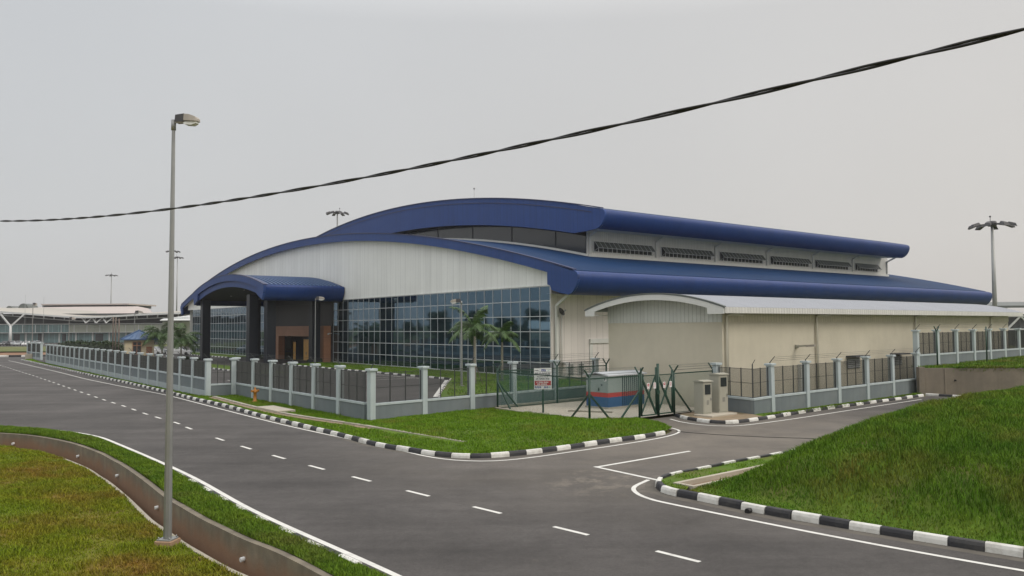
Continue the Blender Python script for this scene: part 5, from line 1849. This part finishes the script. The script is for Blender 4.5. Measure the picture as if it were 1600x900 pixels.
# ================================================================== PALMS, HUT, TERMINAL, CARS, TREES
def palm(label, x, y, z, h, fl, n, seed, stakes=False, group='young palms in the yard'):
    rs = random.Random(seed)
    P = thing('palm_tree', label, 'palm', (x, y, z), rs.uniform(0, 6), group)
    b = MB()
    lx = rs.uniform(-.15, .15)
    pts = [(lx * (k / 8) ** 2, 0, h * k / 8) for k in range(9)]
    b.tube(pts, [0.17, 0.13, 0.12, 0.115, 0.11, 0.105, 0.10, 0.10, 0.085], 10)
    for k in range(1, 14):
        b.tube([(lx * (k / 15) ** 2, 0, h * k / 15 * 0.8), (lx * (k / 15) ** 2, 0, h * k / 15 * 0.8 + 0.03)], 0.128, 10)
    b.build('trunk', 'trunk', P)
    b = MB()
    b.tube([(lx, 0, h - 0.1), (lx, 0, h + 0.35), (lx, 0, h + 0.75)], [0.10, 0.11, 0.04], 10)
    b.build('crownshaft', 'frond', P)
    for i in range(n):
        az_ = 2 * math.pi * i / n * 2.4 + rs.uniform(-.25, .25)
        el = R_(rs.uniform(5, 78) if i % 2 else rs.uniform(-12, 40))
        L = fl * rs.uniform(0.8, 1.1)
        b = MB()
        p = Vector((lx, 0, h + 0.55))
        d = Vector((math.cos(az_) * math.cos(el), math.sin(az_) * math.cos(el), math.sin(el)))
        side = Vector((-math.sin(az_), math.cos(az_), 0))
        m = 22
        spine = [p.copy()]
        for k in range(m):
            d = (d + Vector((0, 0, -0.055 - 0.065 * k / m))).normalized()
            p = p + d * (L / m)
            spine.append(p.copy())
        b.tube(spine, [0.022 * (1 - 0.85 * k / m) + 0.003 for k in range(m + 1)], 5)
        for k in range(2, m + 1):
            for rep in (0.0, 0.5):
                c = spine[k] - (spine[k] - spine[k - 1]) * rep
                t_ = (spine[k] - spine[k - 1]).normalized()
                ll = fl * 0.30 * math.sin(math.pi * min(0.97, (k / m) * 0.86 + 0.12)) * rs.uniform(0.8, 1.15)
                for s in (1, -1):
                    q = (side * s * 0.85 + t_ * 0.55 + Vector((0, 0, rs.uniform(-0.55, -0.05)))).normalized()
                    tip = c + q * ll + Vector((0, 0, -0.25 * ll))
                    mid = c + q * ll * 0.55
                    w = t_ * 0.042
                    b.add([c - w * 0.5, c + w * 0.5, mid + w, mid - w, tip], [(0, 1, 2, 3), (3, 2, 4)])
        b.build('frond', 'frond', P, fix=False)
    if stakes:
        for k in range(3):
            a = 2 * math.pi * k / 3 + 0.4
            b = MB()
            b.tube([(0.75 * math.cos(a), 0.75 * math.sin(a), -0.05), (0.13 * math.cos(a), 0.13 * math.sin(a), 1.5)], 0.035, 6)
            b.build('support_stake', 'rust_pole', P)
    return P
palm('young palm held by wooden stakes before the glass front', -3.25, 69.0, 0.1, 4.2, 2.9, 13, 3, True)
palm('young palm without stakes nearer the right end of the glass front', -0.95, 72.5, 0.1, 3.6, 2.5, 11, 8)
palm('dark palm just left of the near lamp pole beside the guard hut', -53.8, 123.0, 0.0, 3.6, 3.6, 22, 5)
palm('dark palm right of the near lamp pole before the glass end wall', -48.6, 117.5, 0.0, 3.0, 3.3, 20, 6)

# guard hut with hipped blue roof
gh = thing('guard_hut', 'small cream guard hut with hipped blue roof behind the left fence', 'hut', (-58.3, 120.5, 0), azr(62))
b = MB(); b.box(0, 4.0, 0, 4.0, 0, 3.5); b.build('wall', 'hut_wall', gh)
b = MB()
e = [(-0.55, -0.55, 3.48), (4.55, -0.55, 3.48), (4.55, 4.55, 3.48), (-0.55, 4.55, 3.48)]
b.add(e + [(1.9, 1.9, 4.85), (2.1, 2.1, 4.85)], [(0, 1, 5, 4), (1, 2, 5), (2, 3, 4, 5), (3, 0, 4)])
b.add([(x, y, z - 0.14) for x, y, z in e] + e, [(0, 1, 5, 4), (1, 2, 6, 5), (2, 3, 7, 6), (3, 0, 4, 7), (3, 2, 1, 0)])
rf = b.build('roof', 'hut_roof', gh)
b = MB()
ap = Vector((2, 2, 4.87))
for i in range(4):
    b.beam(Vector(e[i]) + Vector((0, 0, 0.02)), ap, 0.14, 0.08)
    for t_ in (0.2, 0.35, 0.5, 0.65, 0.8):
        q = Vector(e[i]).lerp(Vector(e[(i + 1) % 4]), t_)
        r_ = q.lerp(ap, 1 - abs(t_ - 0.5) * 2 * 0.98 if abs(t_ - .5) > .01 else 0.98)
        b.beam(q + Vector((0, 0, 0.02)), r_ + Vector((0, 0, 0.0)), 0.07, 0.06)
b.build('roof_ridge', 'hut_roof', rf)
b = MB(); b.box(1.1, 2.2, -0.05, -0.002, 1.2, 3.0); wn = b.build('window', 'dark_glass', gh)
b = MB()
for x in (1.05, 1.62, 2.2): b.box(x - 0.04, x + 0.04, -0.09, -0.051, 1.15, 3.05)
for z in (1.15, 2.5, 3.05): b.box(1.05, 2.24, -0.085, -0.052, z - 0.04, z + 0.04)
b.build('frame', 'brown', wn)
b = MB(); b.box(2.9, 3.7, -0.04, -0.002, 0.05, 2.3); dd = b.build('door', 'brown', gh)
b = MB(); b.box(3.58, 3.64, -0.08, -0.041, 1.0, 1.15); b.build('handle', 'steel', dd)
for k, (x, y) in enumerate(((-60.9, 122.0), (-60.3, 121.6), (-59.7, 121.4))):
    b = MB(); b.tube([(x, y, 0), (x, y, 6.9 - 0.15 * k)], 0.10, 8)
    tag(b.build('steel_pole', 'rust_pole'), 'bare brown steel pole in the tight row left of the guard hut', 'pole', 'brown poles by the guard hut')
# low hedge behind the left fence
def leaf_cloud(cs, n, size, rs):
    """n leaf faces spread through ellipsoid clumps cs = [(centre, radii)]"""
    C_ = np.array([c for c, r in cs]); Rr = np.array([r for c, r in cs])
    k = rs.integers(0, len(cs), n)
    d = rs.normal(size=(n, 3)); d /= np.linalg.norm(d, axis=1)[:, None]
    rad = rs.uniform(0.35, 1.0, n) ** 0.45
    c = C_[k] + d * rad[:, None] * Rr[k]
    a = rs.normal(size=(n, 3)); a /= np.linalg.norm(a, axis=1)[:, None]
    bb = np.cross(a, rs.normal(size=(n, 3))); bb /= np.linalg.norm(bb, axis=1)[:, None]
    s = size * rs.uniform(0.6, 1.3, n)[:, None]
    V = np.stack([c - a * s, c + bb * s * 0.55, c + a * s, c - bb * s * 0.55], 1).reshape(-1, 3)
    return V, np.arange(4 * n).reshape(-1, 4)
hd = thing('hedge', 'long dark green hedge row behind the far part of the left fence', 'hedge', (-79.5, 141.5, 0))
cs_ = [((x, 2.0 * math.sin(x * .2) * .2 - x * 0.55, rng.uniform(1.4, 1.7)), (1.0, 0.8, rng.uniform(1.3, 1.6))) for x in np.arange(0, 14, 0.7)]
V_, Q_ = leaf_cloud(cs_, 6000, 0.22, rng)
b = MB(); b.add(V_, Q_); b.build('foliage', 'hedge', hd, fix=False)
b = MB()
for x in np.arange(0, 14, 1.4):
    b.tube([(x, -x * 0.55, -0.05), (x + 0.1, -x * 0.55, 1.2)], 0.05, 5)
b.build('stem', 'bark', hd)

# ---- airport terminal far left (about 300 m away)
Y0 = 300.0
def TX(u, y=0.0): return (u - 800) / 1248 * (Y0 + y)
def TZ(v): return 5 + (514.5 - v) * 0.2404
tm = thing('terminal_hall', 'long distant terminal with pale curved roofs and teal glass front', 'building', (0, Y0, 0))
b = MB(); b.box(TX(-420), TX(290), 0, 60, 0, 3.9); lg = b.build('lower_glass_front', 'term_teal', tm)
b = MB()
for u in range(-400, 290, 26):
    b.box(TX(u) - 0.25, TX(u) + 0.25, -0.35, -0.01, 0, 3.9)
b.build('pier', 'term_white', lg)
b = MB()
for u, w in ((22, 10), (60, 8), (98, 6), (150, 12), (205, 9)):
    b.box(TX(u), TX(u + w), -0.12, -0.011, 0.6, 3.3)
b.build('dark_doorway', 'term_dark', lg)
b = MB(); b.box(TX(-420), TX(112), -1.6, 40, 3.9, 6.9); b.build('upper_panel_band', 'term_teal', tm)
b = MB(); b.box(TX(112), TX(290), -1.6, 40, 3.9, 6.7); b.build('upper_panel_band', 'term_cream', tm)
b = MB()
b.box(TX(-420), TX(290), -2.0, 41, 3.75, 3.95)
b.box(TX(-420), TX(290), -2.0, 41, 6.9, 7.15)
for u in range(-400, 280, 20):
    b.box(TX(u) - 0.12, TX(u) + 0.12, -1.72, -1.61, 3.95, 6.7)
b.build('floor_edge', 'term_white', tm)
b = MB(); b.box(TX(-420), TX(290), 4, 40, 7.15, 11.0); b.build('upper_recess', 'term_dark', tm)
# curved roof: edge line given by height along the front
us = [-420, -200, 0, 60, 110, 140, 170, 200, 240, 292]
zsr = [12.4, 12.4, 12.2, 11.0, 10.0, 9.5, 9.7, 10.1, 10.6, 11.0]
xs_ = np.linspace(TX(-420), TX(292), 90)
ze = np.interp(xs_, [TX(u) for u in us], zsr)
ze = np.convolve(np.pad(ze, 3, 'edge'), np.ones(7) / 7, 'valid')
b = MB()
b.solid_strip([(x, -6, z) for x, z in zip(xs_, ze)], [(x, 30, z + 1.9) for x, z in zip(xs_, ze)], (0, 0, -0.35))
rf = b.build('curved_roof', 'term_roof', tm)
b = MB()
b.solid_strip([(x, -6.1, z + 0.05) for x, z in zip(xs_, ze)], [(x, -6.1, z - 0.55) for x, z in zip(xs_, ze)], (-0.0, -0.2, 0))
b.solid_strip([(x, -3.0, z - 1.45) for x, z in zip(xs_, ze)], [(x, -3.0, z - 1.75) for x, z in zip(xs_, ze)], (0, -0.2, 0))
for x, z in zip(xs_[::2], ze[::2]):
    b.box(x - 0.2, x + 0.2, -3.2, -3.0, z - 1.5, z - 0.3)
b.build('roof_truss_edge', 'term_white', rf)
b = MB()
b.solid_strip([(TX(u, 8), 8, 10.3) for u in (48, 120, 180, 242)], [(TX(u, 60), 60, z) for u, z in ((48, 15.0), (120, 15.2), (215, 15.2), (232, 14.2))], (0, 0, -0.5))
b.build('upper_storey', 'term_pink', tm)
b = MB(); b.box(TX(64, 62), TX(201, 62), 62, 90, 16.0, 16.6); b.box(TX(66, 64), TX(199, 64), 64, 88, 14.8, 16.0, 1); b.build('flat_roof', ['term_pink', 'term_dark'], tm)
for u, r in ((36, 2.2), (14, 1.4), (-40, 2.2)):
    b = MB()
    P = [(TX(u, 24) + r * math.cos(a), 24, 13.0 + 1.2 * r * math.sin(a)) for a in lin(0, math.pi, 14)]
    b.prism(P, (0, 7, 0))
    b.build('arched_skylight', 'louvre', tm)
def ycol(u, zt, zj, reach, yoff=-7.0):
    b = MB()
    x = TX(u, yoff)
    b.tube([(x, yoff, 0), (x, yoff, zj)], [0.55, 0.4], 8)
    b.beam((x, yoff, zj - 0.2), (x - reach, yoff + 1, zt), 0.45, 0.5)
    b.beam((x, yoff, zj - 0.2), (x + reach, yoff + 1, zt), 0.45, 0.5)
    b.build('branched_column', 'term_white', tm)
ycol(17, 11.0, 6.4, 4.6)
ycol(-110, 11.8, 6.6, 4.6)
b = MB()
for u in (134, 150, 166):
    b.beam((TX(u, -6), -6, 7.3), (TX(u - 8, -6), -5, 9.3), 0.35)
    b.beam((TX(u, -6), -6, 7.3), (TX(u + 8, -6), -5, 9.3), 0.35)
b.build('roof_strut', 'term_white', tm)
b = MB()
b.solid_strip([(TX(250, -40), -40, 7.9), (TX(330, -40), -40, 7.9)], [(TX(256, -22), -22, 8.6), (TX(330, -22), -22, 8.6)], (0, 0, -0.3))
b.box(TX(254, -36), TX(330, -36), -36, -24, 0, 7.4, 1)
for k in range(6):
    b.solid_strip([(TX(268, -20), -20 + 4 * k, 8.9 + 0.28 * k), (TX(340, -20), -20 + 4 * k, 8.9 + 0.28 * k)], [(TX(268, -20), -17.4 + 4 * k, 9.1 + 0.28 * k), (TX(340, -20), -17.4 + 4 * k, 9.1 + 0.28 * k)], (0, 0, -0.15))
b.build('side_canopy', ['term_white', 'term_cream'], tm)
for u, v in ((39, 460), (68, 463)):
    b = MB(); b.tube([(TX(u) * 0.8, Y0 * 0.8, 0), (TX(u) * 0.8, Y0 * 0.8, 5 + (514.5 - v) * 0.2404 * 0.8)], [0.07, 0.03], 6)
    tag(b.build('antenna_mast', 'steel'), 'left one of two thin antenna masts before the terminal' if u == 39 else 'right one of two thin antenna masts before the terminal', 'antenna')
# ---- hangar far right
hg = thing('distant_hangar', 'distant grey hangar with white cross bracing beyond the annex end', 'building', (118, 186, 0), R_(-4))
b = MB(); b.box(0, 60, 0, 30, 0, 7.2); b.build('wall', 'term_dark', hg)
b = MB(); b.solid_strip([(-6, -2, 9.2), (64, -2, 9.2)], [(-2, 34, 11.0), (64, 34, 11.0)], (0, 0, -0.5)); b.build('roof', 'louvre', hg)
b = MB()
b.box(-4, 62, -0.4, -0.15, 6.6, 7.0)
b.box(-4, 62, -0.4, -0.15, 3.6, 3.9)
for k in range(10):
    x = -3 + 6.2 * k
    b.beam((x, -0.3, 3.7), (x + 3.1, -0.3, 6.8), 0.35); b.beam((x + 6.2, -0.28, 3.7), (x + 3.1, -0.28, 6.8), 0.35)
    b.box(x - .15, x + .15, -0.45, -0.12, 0, 9)
b.build('cross_bracing', 'term_white', hg)

# ---- parked cars
def car(label, paint, x, y, ang, group):
    c = thing('parked_car', label, 'car', (x, y, 0.05), ang, group)
    b = MB()
    prof = [(-2.1, 0.30), (-2.15, 0.62), (-2.05, 0.86), (-1.75, 0.95), (-1.25, 1.40), (-0.5, 1.48), (0.35, 1.43), (1.0, 0.98), (1.85, 0.84), (2.12, 0.62), (2.12, 0.30)]
    n = len(prof)
    def ring(y, k): return [(p[0] * (1 if p[1] < 1 else .97), y * (1.0 if p[1] < 1.0 else 0.80), p[1]) for p in prof]
    b.add(ring(-0.84, 0) + ring(0.84, 0), [tuple(range(n - 1, -1, -1)), tuple(range(n, 2 * n))] + [(k, (k + 1) % n, n + (k + 1) % n, n + k) for k in range(n)])
    b.build('body', paint, c)
    b = MB()
    b.add([(-1.66, -0.66, 1.0), (-1.28, -0.62, 1.36), (-1.28, 0.62, 1.36), (-1.66, 0.66, 1.0)], [(0, 1, 2, 3)]); 
    b.v = [(x_ - 0.03, y_, z_ + 0.02) for x_, y_, z_ in b.v]
    b.add([(0.97, -0.66, 1.02), (0.42, -0.62, 1.40), (0.42, 0.62, 1.40), (0.97, 0.66, 1.02)], [(0, 1, 2, 3)])
    for s in (-1, 1):
        b.add([(-1.5, 0.80 * s, 1.0), (0.8, 0.80 * s, 1.0), (0.32, 0.70 * s, 1.38), (-1.2, 0.70 * s, 1.38)], [(0, 1, 2, 3)])
    b.build('window', 'car_glass', c, fix=False)
    for sx in (-1.35, 1.32):
        for s in (-1, 1):
            b = MB(); b.tube([(sx, 0.70 * s, 0.30), (sx, 0.86 * s, 0.30)], 0.31, 12); b.build('wheel', 'tyre', c)
    for s in (-1, 1):
        b = MB(); b.box(2.10, 2.15, 0.45 * s - 0.2, 0.45 * s + 0.2, 0.60, 0.74); b.build('headlight', 'lamp_lens', c)
    return c
G1 = 'cars parked before the terminal'
for u, y, p, lab in ((9, 246, 'car_dark', 'dark car parked leftmost before the distant terminal'), (20, 250, 'car_silver', 'silver car parked between the dark car and a white one before the terminal'),
                     (30.5, 247, 'car_silver', 'second silver car parked under the branched column before the terminal'), (43, 244, 'car_white', 'white car parked clear of the fence end before the terminal'),
                     (58.5, 252, 'car_silver', 'pale silver car parked half behind the fence end before the terminal')):
    car(lab, p, (u - 800) / 1248 * y, y, R_(-75 if u != 58.5 else -20), G1)
for u, y, p, lab in ((238, 152, 'car_white', 'white car seen between the guard hut and the palms'), (247, 158, 'car_silver', 'silver car behind the palms left of the near lamp pole'), (281, 150, 'car_white', 'white car right of the near lamp pole before the glass end')):
    car(lab, p, (u - 800) / 1248 * y, y, R_(12), 'cars parked beyond the guard hut')

# ---- trees and a shed left of the picture, mirrored in the glass front
tree_mesh = {}
def tree(x, y, h, kind, label, zoff=0.0):
    t = thing('tree', label, 'tree', (x, y, -0.05 - zoff * h * 0.3), rng.uniform(0, 6), 'trees mirrored in the glass front' if not zoff else 'low trees mirrored in the glass front')
    if kind not in tree_mesh:
        rs = np.random.default_rng(40 + kind)
        b = MB()
        b.tube([(0, 0, 0), (0.1, 0.05, 3), (0.0, 0.2, 6.5)], [0.32, 0.22, 0.1], 8)
        cs = []
        for k in range(13):
            a = rs.uniform(0, 6.28); r = rs.uniform(0.6, 3.0); z = rs.uniform(4.0, 10.0)
            r *= 1.15 - abs(z - 6.5) / 6
            cs.append(((r * math.cos(a), r * math.sin(a), z), (rs.uniform(1.0, 1.9), rs.uniform(1.0, 1.9), rs.uniform(0.8, 1.4))))
            b.tube([(0, 0.1, 3 + rs.uniform(0, 2.5)), (r * math.cos(a) * .9, r * math.sin(a) * .9, z - 0.3)], [0.1, 0.03], 5)
        tk = b.build('trunk', 'bark', t)
        V, Q = leaf_cloud(cs, 4200, 0.24, rs)
        b = MB(); b.add(V, Q)
        cw = b.build('crown', 'leaf', t, fix=False)
        tree_mesh[kind] = (tk, cw)
    else:
        for o in tree_mesh[kind]:
            put(o, t)
    t.scale = (h / 11.0,) * 3
for k in range(26):
    tree(-100 - 3 * (k % 3) + rng.uniform(-2, 2), 62 + k * 2.6 + rng.uniform(-1, 1), rng.uniform(5.5, 8.5), k % 3, 'low leafy tree nearer the road, mirrored dark in the lower glass front', 0.75)
for k in range(34):
    tree(-112 - 8 * (k % 4) + rng.uniform(-3, 3), 66 + k * 2.3 + rng.uniform(-1.5, 1.5), rng.uniform(6.5, 10.5), k % 3, 'leafy tree beyond the road, its dark crown mirrored in the glass front')
sh = thing('storage_shed', 'pale shed with pitched roof mirrored in the glass front', 'shed', (-92, 96, 0), R_(80))
b = MB(); b.box(-5, 5, -3, 3, 0, 4.4); b.build('wall', 'term_cream', sh)
b = MB(); b.prism([(-5.5, -3.6, 4.4), (-5.5, 0, 6.2), (-5.5, 3.6, 4.4)], (11, 0, 0)); b.build('roof', 'term_white', sh)

# ================================================================== GRASS BLADES
Mc = np.array(cam.matrix_world)[:3, :3]
def seen(P, z, mg=0.06):
    Q = np.stack([P[:, 0], P[:, 1], z - 5.0], 1) @ Mc
    d = -Q[:, 2]
    u, v = 1248 * Q[:, 0] / d / 1600, 1248 * Q[:, 1] / d / 900
    return (d > 1) & (abs(u) < 0.5 + mg) & (abs(v) < 0.5 + mg)
from mathutils.bvhtree import BVHTree
def mesh_height(obj):
    me = obj.data
    bv = BVHTree.FromPolygons([v.co[:] for v in me.vertices], [p.vertices[:] for p in me.polygons])
    dn = Vector((0, 0, -1))
    def f(P):
        outz = np.zeros(len(P))
        for i in range(len(P)):
            h_ = bv.ray_cast(Vector((P[i, 0], P[i, 1], 20.0)), dn)
            outz[i] = h_[0].z if h_[0] is not None else -9.0
        return outz
    return f
def grow(name, outl, density, zf, h, w, m, keep=None, lean=0.45, box=None, on=None):
    O = np.array(outl, float)
    lo, hi = O.min(0), O.max(0)
    if box:
        lo, hi = np.maximum(lo, box[0]), np.minimum(hi, box[1])
    n = int(np.prod(hi - lo) * density)
    P = rng.uniform(lo, hi, (n, 2))
    P = P[inside(P, O)]
    k = seen(P, zf(P), 0.09)
    if keep is not None:
        k &= keep(P)
    P = P[k]
    if on is not None:
        z = mesh_height(on)(P)
    else:
        z = zf(P)
    k = z > -5
    return blades(name, P[k], z[k], h if np.isscalar(h) else h(P[k]), w, m, lean)
def clumpy(P, s):
    v = np.zeros(len(P))
    for k, (a, w) in enumerate(((1.0, 0.4), (2.3, 0.35), (5.1, 0.25))):
        th = 0.7 + 1.9 * k
        x, y = P[:, 0] * math.cos(th) + P[:, 1] * math.sin(th), -P[:, 0] * math.sin(th) + P[:, 1] * math.cos(th)
        v += w * np.sin(x * s * a + 1.3 * np.sin(y * s * a * 0.7)) * np.sin(y * s * a * 1.1 + 1.7 * np.sin(x * s * a * 0.6 + k))
    return np.clip(0.5 + v * 0.9, 0, 1)
def clump(P, s, th):
    """patchy growth"""
    v = np.sin(P[:, 0] * s + 1.1) * np.sin(P[:, 1] * s * 1.13 + 2.0) + 0.6 * np.sin(P[:, 0] * s * 2.7 + P[:, 1] * s * 1.7) + 0.4 * np.sin(P[:, 0] * s * 5.1 - P[:, 1] * s * 4.3)
    return v + rng.normal(0, 0.5, len(P)) > th
grow('grass', bank_out, 900, bank_z, lambda P: 0.05 + 0.12 * clumpy(P, 1.1), 0.018, 'blade_bank', lambda P: clump(P, 0.9, -1.5), 0.7, ((-34, 10), (2, 45)), BANK)
verge_z = lambda P: 0.05 + np.minimum(dist_line(P, LL) - 0.2, 1.0).clip(0) * 0.05
grow('grass', verge_out, 1500, verge_z, lambda P: 0.05 + (0.03 + 0.12 * clumpy(P, 2.0)) * np.clip(dist_line(P, LL) - 0.15, 0, 0.6) / 0.6, 0.016, 'blade_verge', None, 0.6, ((-40, 12), (2, 46)), VERGE)
grow('grass', mound_out, 700, mound_z, lambda P: 0.07 + (0.05 + 0.15 * clumpy(P, 1.0)) * np.clip(((P - k0_) @ kn_ - 0.6) / 1.2, 0, 1), 0.019, 'blade_mound', None, 0.55, ((5, 12), (46, 56)), MOUND)
grow('grass', strip_out, 500, lambda P: np.full(len(P), 0.12), 0.10, 0.018, 'blade_lawn', lambda P: clump(P, 1.4, -0.2), 0.7, ((4, 20), (34, 50)))
def lawn_keep(P):
    dch_ = dist_line(P, ch - 0.2)
    return (dch_ > 0.22) | (P[:, 1] > 57)
grow('grass', lawn_out, 520, lawn_z, lambda P: 0.06 + 0.10 * clumpy(P, 1.3), 0.02, 'blade_lawn', lawn_keep, 0.6, ((-24, 30), (8, 62)), LAWN)
grow('grass', lawn_out, 60, lawn_z, 0.12, 0.05, 'blade_lawn', None, 0.6, ((-80, 60), (-20, 134)))
grow('grass', terr_out, 160, terr_z, lambda P: np.full(len(P), 0.22), 0.03, 'blade_mound', lambda P: clump(P, 0.9, -1.0), 0.7, ((29, 55), (60, 90)))
# grass hanging over the terrace wall
P = np.stack([rng.uniform(31.5, 46, 5000), np.zeros(5000)], 1)
P[:, 1] = np.interp(P[:, 0], TW[:, 0], TW[:, 1]) + rng.uniform(-0.04, 0.3, 5000)
blades('grass', P, np.full(5000, 1.84) + rng.uniform(-0.25, 0.02, 5000) * (rng.uniform(0, 1, 5000) < 0.4), 0.24, 0.028, 'blade_mound', 1.3)
# weeds along the foot of the right-hand fence, inside the kerb
fz = np.array([(13.9, 43.6), (20, 48.9), (28.6, 56.4)])
q = rng.uniform(0, 1, 6000)
P = np.stack([np.interp(q, [0, .42, 1], fz[:, 0]), np.interp(q, [0, .42, 1], fz[:, 1])], 1) + rng.normal(0, 0.16, (6000, 2)) * np.array([0.7, -0.7])
P += np.array([0.02, 0.05])
P = P[clump(P, 1.2, -0.6)]
blades('grass', P, np.full(len(P), 0.10), 0.16, 0.024, 'blade_verge', 0.8)
sheet('fence_verge', [tuple(p) for p in offset_line(FAR, 0.12)[8:]] + [(28.6, 57.0), (14.9, 45.6), (13.4, 44.5), (12.2, 46.8), (11.2, 46.4), (9.2, 44.6)], 0.10, 'turf')
# low planting in front of the glass and around the palms
grow('grass', [AB(48, -0.4), AB(48, -7.4), AB(5.5, -7.4), AB(-8.0, -17.0), AB(-15.5, -21.5), (6.0, 57.5), (6.4, 70), AB(-2.9, -0.4)], 45, lambda P: np.full(len(P), 0.09), 0.16, 0.05, 'blade_lawn', lambda P: clump(P, 0.5, -0.4), 0.6)
shrubs = [(AB(a_, -1.2), 0.9) for a_ in range(50, 72, 2) if not 53 < a_ < 58]
for k, (p, s) in enumerate([(AB(49.5, -1.6), 0.7), (AB(50.8, -2.2), 0.6), (AB(68.8, -1.8), 0.7), (AB(70.5, -1.8), 0.8), (AB(76.5, -12.5), 0.6), (AB(71, -12.6), 0.6)]):
    t = thing('shrub', 'low green shrub planted at the foot of the porch', 'shrub', (p[0], p[1], 0.0), 0, 'shrubs by the porch')
    V, Q = leaf_cloud([((0, 0, 0.45 * s), (0.9 * s, 0.9 * s, 0.5 * s)), ((0.5 * s, 0.3, 0.4 * s), (0.7 * s, 0.7 * s, 0.4 * s))], 500, 0.12, rng)
    b = MB(); b.add(V, Q); b.build('foliage', 'hedge', t, fix=False)
    b = MB(); b.tube([(0, 0, -0.05), (0, 0, 0.5 * s)], 0.03, 5); b.build('stem', 'bark', t)

# ================================================================== HAZE
hz = MB()
hz.box(-640, 700, -60, 860, -4.0, 52.0)
ho = hz.build('haze', [], None)
hm = bpy.data.materials.new('haze')
hm.use_nodes = True
ht = hm.node_tree
ht.nodes.clear()
ho_out = ht.nodes.new('ShaderNodeOutputMaterial')
pv = ht.nodes.new('ShaderNodeVolumePrincipled')
pv.inputs['Color'].default_value = (0.93, 0.93, 0.93, 1)
pv.inputs['Density'].default_value = 0.00022
pv.inputs['Anisotropy'].default_value = 0.2
ht.links.new(pv.outputs['Volume'], ho_out.inputs['Volume'])
ho.data.materials.append(hm)
struct(ho, 'stuff')
scene.cycles.volume_step_rate = 10
scene.cycles.volume_max_steps = 64
